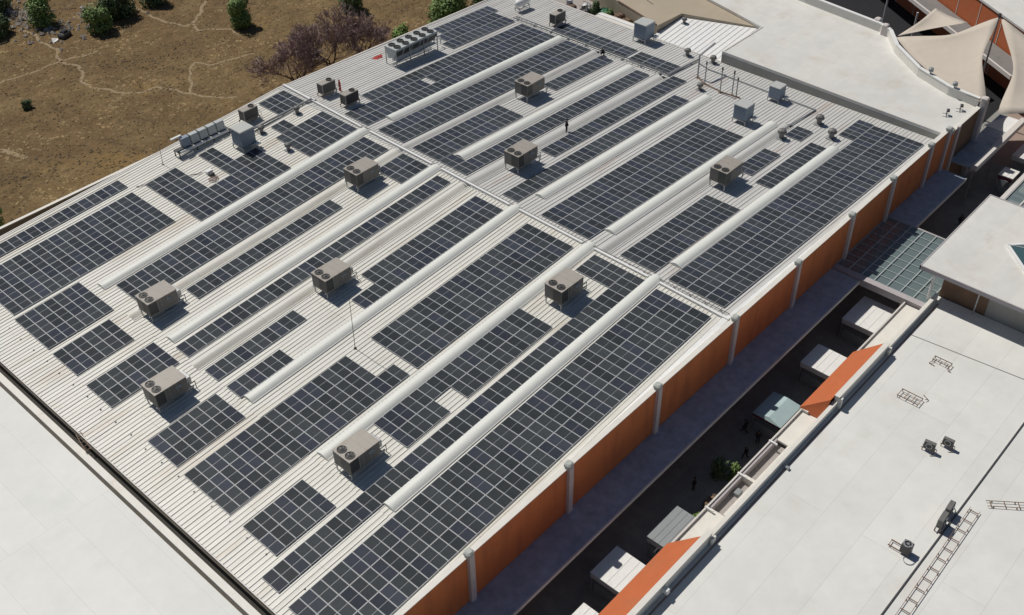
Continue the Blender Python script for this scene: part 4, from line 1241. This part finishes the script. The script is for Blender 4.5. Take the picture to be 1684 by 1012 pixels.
# ------------------------------------------------------------------ gear on the shop roof
def bar_frame(lab, x, y, rz, L, Wd, ex=()):
    t = thing('equipment_frame', lab, 'metal frame', (x, y, RZ), rz, 'empty steel frames on the shop roof')
    f = MB()
    for yy in (0, Wd): f.bar((0, yy, .28), (L, yy, .28), .05, .06)
    for xx in (.05, L * .33, L * .66, L - .05): f.bar((xx, .03, .275), (xx, Wd - .03, .275), .045, .05)
    for e in ex: f.path(e, .03, 5)
    f.build('rails', M['rust'], t)
    for xx in (.08, L - .08):
        for yy in (0, Wd): MB().box(xx - .025, xx + .025, yy - .025, yy + .025, 0, .249).build('leg', M['rust'], t)
    return t


bar_frame('rusty empty frame on the white shop roof, the one farther up the photo', 12.7, -23.7, math.pi / 2, 1.7, .55, [[(0.1, .5, .3), (.1, .9, .2), (-.3, .9, .05)], [(1.5, .5, .3), (1.75, 1.0, .06), (1.2, 1.05, .06)]])
bar_frame('rusty empty frame with a bent pipe on the white shop roof, the nearer one', 6.75, -23.75, math.pi / 2, 2.0, 1.0, [[(-.1, -.1, .25), (-.35, -.4, .06), (.3, -.75, .06)], [(0.1, .5, .3), (1.7, .55, .3)]])


def split_unit(lab, x, y, rz, s=1.0, fan=True):
    t = thing('split_condenser', lab, 'air conditioner', (x, y, RZ), rz, 'small split condensers on the shop roof'); t.scale = (s, s, s)
    b = MB(); b.mat(0).bev(-.45, .45, -.17, .17, .35, 1.0, .03); b.mat(1).box(-.40, .40, -.19, -.171, .42, .93)
    b.build('cabinet', [M['ventgrey'], M['coil']], t)
    if fan:
        f = MB(); vs = 16
        f.ring((0, 0, 1.001), .0, .0, .0, 3)
        f = MB(); T = Matrix.Translation((.0, -.195, .68)) @ Matrix.Rotation(math.pi / 2, 4, 'X')
        g = MB(); g.ring((0, 0, 0), .22, .27, .03, 16); f.add(g.v, g.f, T); f.build('fan_guard', M['steel'], t)
    s2 = MB(); s2.bar((-.55, -.15, .30), (.55, -.15, .30), .05, .07); s2.bar((-.55, .15, .30), (.55, .15, .30), .05, .07)
    s2.build('stand', M['rust'], t)
    for xx in (-.45, .45):
        for yy in (-.15, .15): MB().box(xx - .03, xx + .03, yy - .03, yy + .03, 0, .264).build('leg', M['rust'], t)
    MB().path([(.46, 0, .5), (.62, .0, .42), (.62, -.3, .05), (.3, -.5, .05)], .03, 5).build('pipe', M['steel'], t)
    return t


split_unit('dark split condenser on the shop roof, left of a close pair with trailing pipes', 1.6, -26.7, -1.45, 1.05)
split_unit('dark split condenser on the shop roof, right of a close pair with trailing pipes', 3.0, -27.7, -1.5, 1.0)
split_unit('tall dark split condenser leaning over the long roof pipe, the nearer one', -5.3, -31.0, .05, 1.35)
split_unit('tall dark split condenser leaning over the long roof pipe, the farther one', -3.8, -30.9, .05, 1.25)
fu = thing('fan_unit', 'black condenser with a round top fan standing alone on the shop roof', 'air conditioner', (-9.35, -30.1, RZ))
MB().bev(-.38, .38, -.38, .38, .25, 1.05, .04).build('cabinet', M['coil'], fu)
f = MB(); f.mat(0).ring((0, 0, 1.051), .27, .36, .07, 18); f.mat(1).disc((0, 0, 1.056), .27, 18); f.mat(0).tube((0, 0, 1.06), (0, 0, 1.11), .11, 10)
for k in range(3):
    a = k * 2.09; f.bar((math.cos(a) * .08, math.sin(a) * .08, 1.10), (math.cos(a) * .28, math.sin(a) * .28, 1.10), .04, .02)
f.build('fan', [M['steel'], M['dark']], fu)
s2 = MB(); s2.bar((-.3, 1.3, .2), (-.3, -.4, .2), .06, .09); s2.bar((.3, 1.3, .2), (.3, -.4, .2), .06, .09); s2.bar((-.3, 1.25, .2), (.3, 1.25, .2), .04, .06)
s2.build('stand', M['rust'], fu)
pts = [(-.5 + math.cos(a) * .42, -.55 + math.sin(a) * .42, .04) for a in [k * .45 for k in range(12)]]
MB().path(pts, .035, 6).build('hose', M['steel'], fu)


def roof_ladder(lab, a, b, wd, step):
    t = thing('cable_ladder', lab, 'cable tray', (a[0], a[1], RZ), 0, None, world=True)
    A, B = Vector((a[0], a[1], RZ + .22)), Vector((b[0], b[1], RZ + .22)); d = (B - A); L = d.length; d.normalize(); s_ = Vector((-d.y, d.x, 0))
    r = MB()
    for k in (-1, 1): r.bar(A + s_ * wd / 2 * k, B + s_ * wd / 2 * k, .035, .05)
    x = .3
    while x < L: r.bar(A + d * x - s_ * (wd / 2 - .015), A + d * x + s_ * (wd / 2 - .015), .07, .04); x += step
    r.build('ladder', M['rust'], t)
    f = MB(); x = .5
    while x < L:
        for k in (-1, 1):
            p = A + d * x + s_ * wd / 2 * k; f.box(p.x - .04, p.x + .04, p.y - .04, p.y + .04, RZ, RZ + .19)
        x += 1.8
    f.build('feet', M['rust'], t)


roof_ladder('rusty cable ladder running along the shop roof beside the long dark pipe', (-2.0, -32.35), (-18, -32.6), .76, 1.2)
roof_ladder('rusty cable ladder angling away to the right edge of the shop roof', (-.8, -32.75), (3.2, -38.0), .55, 1.1)

# ------------------------------------------------------------------ people
def person(lab, x, y, z, rz, pose='stand', top='black_cloth', bottom='navy_cloth', h=1.74, group=None):
    t = thing('person', lab, 'person', (x, y, z), rz, group)
    sc = h / 1.74
    if pose == 'stand':
        J = dict(pel=(0, 0, .93), ch=(0, .01, 1.28), nk=(0, .0, 1.47), hd=(0, .03, 1.62), nose=(0, .12, 1.60))
        legs = {s_: [(s_ * .10, 0, .90), (s_ * .11, .02, .50), (s_ * .12, -.02, .09), (s_ * .13, .13, .04)] for s_ in (-1, 1)}
        arms = {s_: [(s_ * .19, 0, 1.40), (s_ * .25, -.02, 1.13), (s_ * .24, .10, .92)] for s_ in (-1, 1)}
    elif pose == 'walk':
        J = dict(pel=(0, 0, .92), ch=(0, .03, 1.27), nk=(0, .04, 1.46), hd=(0, .08, 1.61), nose=(0, .17, 1.59))
        legs = {1: [(.10, 0, .89), (.10, .20, .50), (.10, .26, .09), (.10, .40, .04)], -1: [(-.10, 0, .89), (-.10, -.02, .48), (-.10, -.30, .16), (-.10, -.20, .05)]}
        arms = {1: [(.19, .02, 1.39), (.24, -.14, 1.15), (.22, -.10, .92)], -1: [(-.19, .02, 1.39), (-.24, .12, 1.14), (-.22, .28, .98)]}
    else:
        J = dict(pel=(0, -.12, .42), ch=(0, .10, .72), nk=(0, .20, .88), hd=(0, .28, 1.02), nose=(0, .37, .99))
        legs = {s_: [(s_ * .10, -.12, .40), (s_ * .17, .25, .48), (s_ * .14, .02, .08), (s_ * .15, .16, .04)] for s_ in (-1, 1)}
        arms = {s_: [(s_ * .19, .13, .80), (s_ * .24, .30, .58), (s_ * .14, .48, .42)] for s_ in (-1, 1)}
    def skin(name, verts, edges, rad, mm, root=0):
        me = bpy.data.meshes.new(name); me.from_pydata([tuple(Vector(v) * sc) for v in verts], edges, []); me.materials.append(mm)
        o = bpy.data.objects.new(name, me); col.objects.link(o); o.parent = t
        mo = o.modifiers.new('skin', 'SKIN'); mo.use_smooth_shade = True
        for i, r in enumerate(rad):
            v = me.skin_vertices[0].data[i]; r = r if isinstance(r, tuple) else (r, r); v.radius = (r[0] * sc, r[1] * sc); v.use_root = (i == root)
        su = o.modifiers.new('sub', 'SUBSURF'); su.levels = su.render_levels = 1
        return o
    V = [J['pel'], J['ch'], J['nk'], J['hd'], J['nose']]; E_ = [(0, 1), (1, 2), (2, 3), (3, 4)]
    Rr = [(.12, .10), (.14, .10), .055, (.085, .10), .018]
    for s_ in (-1, 1):
        L = legs[s_]; b = len(V); V += L; E_ += [(0, b), (b, b + 1), (b + 1, b + 2), (b + 2, b + 3)]; Rr += [.085, .06, .042, .035]
        A = arms[s_]; b = len(V); V += A; E_ += [(1, b), (b, b + 1), (b + 1, b + 2)]; Rr += [.055, .042, .030]
        w_ = Vector(A[2]); dr = (w_ - Vector(A[1])).normalized(); side = Vector((0, 1, 0)) - dr * dr.y; side.normalize()
        pm_ = w_ + dr * .06; V.append(tuple(pm_)); E_.append((b + 2, len(V) - 1)); Rr.append((.036, .018)); pi_ = len(V) - 1
        for k, (o_, ln) in enumerate(((-.030, .075), (-.010, .088), (.010, .082), (.030, .064))):
            q1 = pm_ + side * o_ + dr * .045; q2 = q1 + dr * (ln - .03) + side.cross(dr) * .02 * s_
            V.append(tuple(q1)); E_.append((pi_, len(V) - 1)); Rr.append(.009); V.append(tuple(q2)); E_.append((len(V) - 2, len(V) - 1)); Rr.append(.008)
        th_ = w_ + dr * .03 + side * .05; V.append(tuple(th_)); E_.append((b + 2, len(V) - 1)); Rr.append(.010)
    skin('body', V, E_, Rr, M['skin'])
    V = [J['pel'], J['ch'], (J['nk'][0], J['nk'][1], J['nk'][2] - .04)]; E_ = [(0, 1), (1, 2)]; Rr = [(.145, .125), (.165, .125), (.085, .075)]
    for s_ in (-1, 1):
        A = arms[s_]; b = len(V); V += A; E_ += [(1, b), (b, b + 1), (b + 1, b + 2)]; Rr += [.075, .06, .046]
    skin('jacket', V, E_, Rr, M[top])
    V = [J['pel']]; E_ = []; Rr = [(.15, .13)]
    for s_ in (-1, 1):
        L = legs[s_]; b = len(V); V += L[:3]; E_ += [(0, b), (b, b + 1), (b + 1, b + 2)]; Rr += [.105, .08, .062]
    skin('trousers', V, E_, Rr, M[bottom])
    for s_ in (-1, 1):
        L = legs[s_]; skin('shoe', [L[2], L[3]], [(0, 1)], [(.05, .05), (.042, .035)], M['coil'])
    hd = Vector(J['hd'])
    hm = MB(); n = 10
    for k in range(5):
        ph = math.pi / 2 * k / 4
        for i in range(n):
            a = 2 * math.pi * i / n; hm.v.append(tuple((hd + Vector((math.cos(a) * math.cos(ph) * .10, -.02 + math.sin(a) * math.cos(ph) * .115, -.01 + math.sin(ph) * .13))) * sc))
    for k in range(4):
        for i in range(n): hm.f.append((k * n + i, k * n + (i + 1) % n, (k + 1) * n + (i + 1) % n, (k + 1) * n + i)); hm.mi.append(0)
    hm.build('hair', M['hair'], t, smooth=True)
    ey = MB()
    for s_ in (-1, 1):
        c = (hd + Vector((s_ * .035, .088, .01))) * sc; ey.box(c.x - .012, c.x + .012, c.y - .008, c.y + .008, c.z - .008, c.z + .008)
    ey.build('eyes', M['dark'], t)
    return t


person('person in black clothes standing on the roof strip beyond the ridge', 16.2, 25.15, zr(16.2) - .15, R(200), 'stand', h=1.82)
person('person in black crouching on the roof by the far cable tray', 34.75, 34.6, zr(34.7), R(120), 'crouch')
for lab, x, y, rz, ps in [('person in dark clothes walking in the shaded alley close to the canopy', -2.2, -11.9, .4, 'walk'), ('person in dark clothes standing in the shade near the teal stall', -2.6, -13.5, 2.0, 'stand'),
                          ('person in dark clothes walking in the shade ahead of the gravel ledge', -4.9, -13.7, 1.2, 'walk'), ('person in dark clothes standing alone in the shaded alley near the grey stall', -11.0, -12.3, 3.3, 'stand'),
                          ('person in dark clothes in the shade beside the far canopy end', 41.5, -12.6, 2.6, 'walk')]:
    person(lab, x, y, GZ, rz, ps, group='people in the shaded alley')

# ------------------------------------------------------------------ vegetation
def crown(mb, c, rad, n, leaf, lumps=7, seed=0, flat=.25):
    rng = random.Random(seed); L = []
    for k in range(lumps):
        a = rng.uniform(0, 6.28); r = rng.uniform(.2, .62); z = rng.uniform(-.35, .6)
        L.append((math.cos(a) * r * rad[0], math.sin(a) * r * rad[1], z * rad[2], rng.uniform(.35, .6)))
    L.append((0, 0, .1 * rad[2], .62))
    for k in range(4):
        a = k * 1.57 + rng.uniform(-.4, .4); L.append((math.cos(a) * .4 * rad[0], math.sin(a) * .4 * rad[1], -.55 * rad[2], .5))
    for k in range(n):
        lx, ly, lz, lr = rng.choice(L)
        while True:
            p = Vector((rng.uniform(-1, 1), rng.uniform(-1, 1), rng.uniform(-1, 1)))
            if .12 < p.length < 1: break
        p = p.normalized() * (p.length ** .45) * rng.uniform(.85, 1.12)
        q = Vector((c[0] + lx + p.x * lr * rad[0], c[1] + ly + p.y * lr * rad[1], c[2] + lz + p.z * lr * rad[2]))
        u = Vector((rng.uniform(-1, 1), rng.uniform(-1, 1), rng.uniform(-1, 1))).normalized()
        n_ = (p.normalized() + Vector((rng.uniform(-.8, .8), rng.uniform(-.8, .8), rng.uniform(-.3, .9)))).normalized()
        t1 = n_.cross(u)
        if t1.length < .05: continue
        t1.normalize(); t2 = n_.cross(t1); s_ = leaf * rng.uniform(.6, 1.3)
        mb.add([q - t1 * s_, q - t2 * s_ * .5, q + t1 * s_, q + t2 * s_ * .5], [(0, 1, 2, 3)])


def shrub(lab, x, y, rx_, ry_, h, mm, n=2200, leaf=.22, name='shrub', group='shrubs in the dry field', seed=0, z=GZ, cat='shrub'):
    t = thing(name, lab, cat, (x, y, z), 0, group)
    rng = random.Random(seed + 99)
    tr_ = MB(); tr_.tube((0, 0, -.1), (rng.uniform(-.2, .2), rng.uniform(-.2, .2), h * .4), .05 * h * .5, 7, .03 * h * .5)
    for k in range(6):
        a = k * 1.05 + rng.uniform(-.3, .3); tr_.tube((0, 0, h * .12 + .05 * k), (math.cos(a) * rx_ * .55, math.sin(a) * ry_ * .55, h * rng.uniform(.45, .75)), .025 * h * .4, 5, .008 * h)
    tr_.build('trunk', M['trunk'], t)
    c = MB(); crown(c, (0, 0, h * .46), (rx_ * .92, ry_ * .92, h * .54), int(n * 1.5), leaf, seed=seed)
    c.build('crown', M[mm], t)
    return t


shrub('round green shrub near the top left, right of the rubble', -.4, 117.5, 2.7, 2.6, 5.0, 'leaf', seed=1)
shrub('green shrub below the larger dark tree, top left', 4.3, 108.6, 2.4, 2.3, 4.6, 'leaf', seed=2)
shrub('large dark green tree at the top edge left of the path', 9.2, 111.8, 4.3, 3.6, 5.6, 'leaf_dark', 3200, .26, name='tree', cat='tree', seed=3)
shrub('dark bush cut by the top edge right of the path', 15.3, 111, 2.7, 2.2, 4.6, 'leaf_dark', seed=4)
shrub('lone round green tree in the field at the top, left of the bare trees', 19.6, 93.6, 2.3, 2.3, 5.2, 'leaf', 2600, .2, name='tree', cat='tree', seed=5)
shrub('small dark green tree at the top edge above the bare trees', 34.6, 84.6, 2.2, 2.2, 3.8, 'leaf_dark', 2200, .2, name='tree', cat='tree', seed=6)
shrub('bright green bush peeking over the roof edge by the long fan bank', 29.3, 67.5, 2.3, 2.0, 5.0, 'leaf_bright', 2400, .2, seed=7)
shrub('large loose green tree behind the far field edge of the roof', 40.2, 68.4, 4.6, 3.6, 7.2, 'leaf', 4200, .24, name='tree', cat='tree', seed=8)
shrub('dark tree at the far field edge, cut by the top of the photo', 49.0, 68.0, 4.4, 3.5, 6.6, 'leaf_dark', 3400, .24, name='tree', cat='tree', seed=9)
shrub('dark green bush at the left photo edge beside the perimeter wall', -33.0, 71.6, 2.4, 2.0, 3.4, 'leaf', seed=10)
shrub('tiny dark bush alone in the dry grass at left', -15.4, 95.0, .85, .8, 1.3, 'leaf_dark', 700, .14, seed=11)
shrub('dark tree at the left photo edge beside the rubble', -7.2, 119.5, 3.0, 2.4, 3.8, 'leaf_dark', 2600, .24, name='tree', cat='tree', seed=12)
shrub('dark bush in the top left corner of the photo', -3.2, 127.5, 3.2, 2.4, 4.2, 'leaf_dark', 2400, .24, seed=13)
for i, (x, y, s_, mm, lab) in enumerate([(-8.2, -13.1, 1.0, 'leaf_dark', 'dark potted bush in the shaded alley, larger of the pair'), (-7.5, -14.3, .8, 'leaf', 'grey-green potted bush in the shaded alley, smaller of the pair'),
                                         (-14.0, -14.6, .55, 'leaf_bright', 'bright yellow-green plant beside the grey stall roof'), (1.6, -14.9, .6, 'leaf', 'small green plant behind the teal stall')]):
    shrub(lab, x, y, s_, s_, 1.9 * s_ + .3, mm, 500, .13, name='potted_bush', group='plants in the alley', seed=20 + i)
for i, (x, y, s_, mm, lab) in enumerate([(46.6, 45.3, .9, 'leaf_dark', 'dark bush in the cluttered yard at the far roof corner'), (46.3, 42.6, .8, 'leaf', 'green bush in the cluttered yard beside the beige wall'),
                                         (63.5, 10.6, .8, 'leaf', 'small green bush behind the curved hall parapet'), (62.0, -13.0, 1.6, 'leaf_dark', 'dark green bush below the right-hand sail'), (58.5, -4.5, 1.5, 'leaf_dark', 'dark plant in the courtyard under the sail gap')]):
    shrub(lab, x, y, s_, s_, 2.2 * s_, mm, 800, .16, group='plants behind the hall', seed=40 + i, z=-3.0 if x < 49 else GZ)


def bare_tree(lab, x, y, h, seed, spread=.9):
    t = thing('bare_tree', lab, 'tree', (x, y, GZ), 0, 'bare purple-brown trees by the roof edge')
    rng = random.Random(seed); tk_, tw = MB(), MB()
    def grow(p, d, L, r, lev):
        q = p + d * L
        if lev < 2: tk_.tube(p, q, r, 6, r * .7)
        else: tw.tube(p, q, r, 3, r * .5, caps=False)
        if lev >= 7: return
        for k in range(3 if lev < 2 else rng.choice((2, 3, 3, 3))):
            nd = (d + Vector((rng.uniform(-1, 1), rng.uniform(-1, 1), rng.uniform(-.35, .75))) * spread).normalized()
            st_ = p + (q - p) * (1 if k == 0 else rng.uniform(.45, 1))
            grow(st_, nd, L * rng.uniform(.66, .88), max(r * .6, .030), lev + 1)
    for k in range(3):
        a = k * 2.1 + rng.uniform(-.4, .4); grow(Vector((0, 0, -.1)), Vector((math.cos(a) * .45, math.sin(a) * .45, 1)).normalized(), h * .26, .14, 0)
    tk_.build('trunk', M['trunk'], t); tw.build('twigs', M['twig'], t)


bare_tree('leafless grey-purple tree above the roof edge, left one', 12.6, 70.6, 8.6, 3)
bare_tree('leafless grey-purple tree above the roof edge, tallest one in the middle', 19.0, 71.2, 10.0, 5)
bare_tree('leafless reddish-purple tree next to the bright green bush', 24.4, 70.2, 8.2, 8)

# dry grass tufts, countless
gr_ = MB(); rng = random.Random(5)
cnt = 0
while cnt < 11000:
    x, y = rng.uniform(-45, 62), rng.uniform(58.6, 138)
    if y < 72 - max(0, -x - 20) * .0 and x < -48: continue
    ok, dd = in_frame((x, y, GZ))
    if not ok: continue
    hh = rng.uniform(.04, .14)
    k = rng.randint(3, 5); R0 = rng.uniform(.12, .34); a0 = rng.uniform(0, 6.28)
    pts = [(x + math.cos(a0 + q * 6.283 / k) * R0 * rng.uniform(.6, 1.3), y + math.sin(a0 + q * 6.283 / k) * R0 * rng.uniform(.6, 1.3), -9.965) for q in range(k)]
    gr_.add(pts + [(x + rng.uniform(-.1, .1), y + rng.uniform(-.1, .1), -9.96 + hh)], [(q, (q + 1) % k, k) for q in range(k)])
    cnt += 1
tag(gr_.build('dry_grass', M['grass'], kind='stuff'), 'dry brown grass covering the open field', 'grass')

# trodden paths in the field
RT = Matrix(ROWS).transposed()
def ground_at(u, v, z=GZ):
    d = RT @ Vector(((u - 842) / 1754.9, (v - 506) / 1754.9, 1)); t = (z - CAM.z) / d.z
    return CAM + d * t
for k, (pts, wd) in enumerate([([(30, 50), (55, 57), (69, 68), (90, 81), (96, 96), (104, 101), (128, 110), (136, 125), (137, 134), (152, 144), (180, 150), (206, 154), (236, 150), (257, 144), (283, 149), (318, 154), (354, 162), (390, 160)], .42),
                               ([(0, 138), (33, 126), (72, 111), (104, 101), (134, 92), (160, 84)], .36), ([(316, 152), (310, 128), (320, 103), (345, 106), (372, 100), (400, 94), (418, 88)], .34),
                               ([(219, -4), (223, 14), (247, 26), (275, 36), (300, 44), (316, 40), (329, 49), (350, 48), (382, 50), (392, 58)], .40), ([(340, 2), (328, 20), (316, 40)], .5), ([(0, 246), (14, 250), (40, 262)], .7)]):
    P = [ground_at(u, v, -9.95) for u, v in pts]
    Q = []
    for a, b in zip(P, P[1:]):
        n = max(2, int((b - a).length / .45))
        Q += [a + (b - a) * i / n for i in range(n)]
    Q.append(P[-1])
    rng = random.Random(k); mb = MB()
    for i, p in enumerate(Q):
        d = (Q[min(i + 1, len(Q) - 1)] - Q[max(i - 1, 0)]).normalized(); s_ = Vector((-d.y, d.x, 0)); j = .22 * math.sin(i * .35 + k) + .12 * math.sin(i * .9)
        mb.v += [tuple(p + s_ * (wd * .55 * rng.uniform(.7, 1.25) + j)), tuple(p - s_ * (wd * .55 * rng.uniform(.7, 1.25) - j))]
    mb.f = [(2 * i, 2 * i + 1, 2 * i + 3, 2 * i + 2) for i in range(len(Q) - 1)]; mb.mi = [0] * len(mb.f)
    mb.build('path', M['path'], kind='structure')
# rubble, debris, perimeter wall
rk = MB(); rng = random.Random(12)
for k in range(420):
    if k < 300: x, y = rng.gauss(-.8, 1.9), rng.gauss(123.5, 3.6)
    else: x, y = rng.gauss(2, 4.5), rng.gauss(113.5, 2.5)
    s_ = abs(rng.gauss(.16, .14)) + .07
    c = Vector((x, y, -9.96 + s_ * .3)); vs = []
    for i in range(6):
        a = i * 1.047 + rng.uniform(-.3, .3); vs.append(c + Vector((math.cos(a) * s_ * rng.uniform(.7, 1.2), math.sin(a) * s_ * rng.uniform(.7, 1.2), rng.uniform(-.3, .2) * s_)))
    vs += [c + Vector((rng.uniform(-.2, .2) * s_, 0, s_ * .8)), c - Vector((0, 0, s_ * .5))]
    rk.add(vs, [(i, (i + 1) % 6, 6) for i in range(6)] + [((i + 1) % 6, i, 7) for i in range(6)])
tag(rk.build('rubble', M['rock'], kind='stuff'), 'pale heap of rubble and stones at the top left of the field', 'rubble')
db = thing('debris', 'dark boxy wreck lying in the dry grass beside a white sheet', 'debris', (-.3, 111.3, -9.95), .35)
MB().bev(-1.1, .9, -.7, .6, 0, .75, .18).build('box', M['coil'], db)
MB().bev(-.6, .5, -.45, .4, .752, 1.0, .12).build('top', M['black_cloth'], db)
ws = MB(); ws.add([(-.7, -.5, .02), (.2, -.6, .30), (.6, .3, .12), (-.3, .5, .42), (-.7, -.5, .0), (.2, -.6, .0), (.6, .3, .0), (-.3, .5, .0)], [(0, 1, 2, 3), (0, 4, 5, 1), (1, 5, 6, 2), (2, 6, 7, 3), (3, 7, 4, 0), (7, 6, 5, 4)])
o = ws.build('sheet', M['white']); o.location = (-2.1, 111.0, -9.95); tag(o, 'crumpled white sheet next to the dark wreck in the field', 'sheet')
pw = thing('perimeter_wall', 'low pale perimeter wall along the field beside the roof edge', 'wall', (-30, 66.5, GZ), world=True)
MB().prism([(-60, 67.0), (-10, 67.5), (-10, 67.28), (-60, 66.78)], -10, -7.55).build('wall', M['concrete'], pw)
MB().prism([(-60, 67.1), (-10, 67.6), (-10, 67.18), (-60, 66.68)], -7.548, -7.40).build('coping', M['parapet'], pw)
# clutter in the yard at the far corner
YZ = -3.0
for nm, lab, cat, mm, x, y, s_, z in [('crate', 'rusty yellow crate in the cluttered yard nearest the top edge', 'crate', 'rust', 44.9, 48.4, 1.0, YZ), ('drum', 'pale drum standing in the cluttered yard at the top', 'drum', 'white', 45.6, 49.2, .7, YZ),
                                      ('tarp_bundle', 'dark blue-black bundle in the cluttered yard', 'bundle', 'coil', 45.6, 46.4, 1.2, YZ), ('tarp_bundle', 'white sheet bundle in the cluttered yard between dark piles', 'bundle', 'white', 47.1, 47.3, 1.0, YZ),
                                      ('tarp_bundle', 'green tarp bundle in the cluttered yard by the beige roof', 'tarp', 'green_tarp', 47.0, 43.9, 1.25, YZ), ('crate', 'reddish crate in the cluttered yard behind the cream box', 'crate', 'rust', 46.9, 41.4, 1.1, YZ),
                                      ('crate', 'brown wooden crate in the cluttered yard beside the green tarp', 'crate', 'wood', 46.2, 39.6, 1.1, YZ), ('crate', 'wooden crate in the alley against the gravel ledge', 'crate', 'wood', -11.5, -14.6, 1.0, GZ)]:
    t = thing(nm, lab, cat, (x, y, z), .4 + .7 * math.sin(x * 7 + y))
    if nm == 'drum':
        MB().tube((0, 0, 0), (0, 0, 1.3), .5, 14).build('body', M[mm], t); MB().ring((0, 0, 1.301), .4, .5, .06).build('rim', M['steel'], t)
    elif nm == 'tarp_bundle':
        rng = random.Random(int(x * 10)); b = MB(); n = 12
        for k in range(5):
            ph = k / 4 * math.pi / 2
            for i in range(n):
                a = 2 * math.pi * i / n; q = rng.uniform(.8, 1.2); b.v.append((math.cos(a) * math.cos(ph) * s_ * q, math.sin(a) * math.cos(ph) * s_ * .7 * q, math.sin(ph) * s_ * .9 * rng.uniform(.85, 1.1)))
        for k in range(4):
            for i in range(n): b.f.append((k * n + i, k * n + (i + 1) % n, (k + 1) * n + (i + 1) % n, (k + 1) * n + i)); b.mi.append(0)
        b.build('cover', M[mm], t); MB().bar((-s_ * .3, -s_ * .6, s_ * .95), (s_ * .3, s_ * .6, s_ * .95), .06, .05).build('rope', M['trunk'], t)
    else:
        MB().bev(-s_ * .8, s_ * .8, -s_ * .5, s_ * .5, 0, s_ * .9, .12 * s_).build('body', M[mm], t)
        for k in (-.5, 0, .5): MB().box(s_ * k - .06, s_ * k + .06, -s_ * .52, s_ * .52, s_ * .9 + .002, s_ * .9 + .07).build('batten', M['trunk'], t)
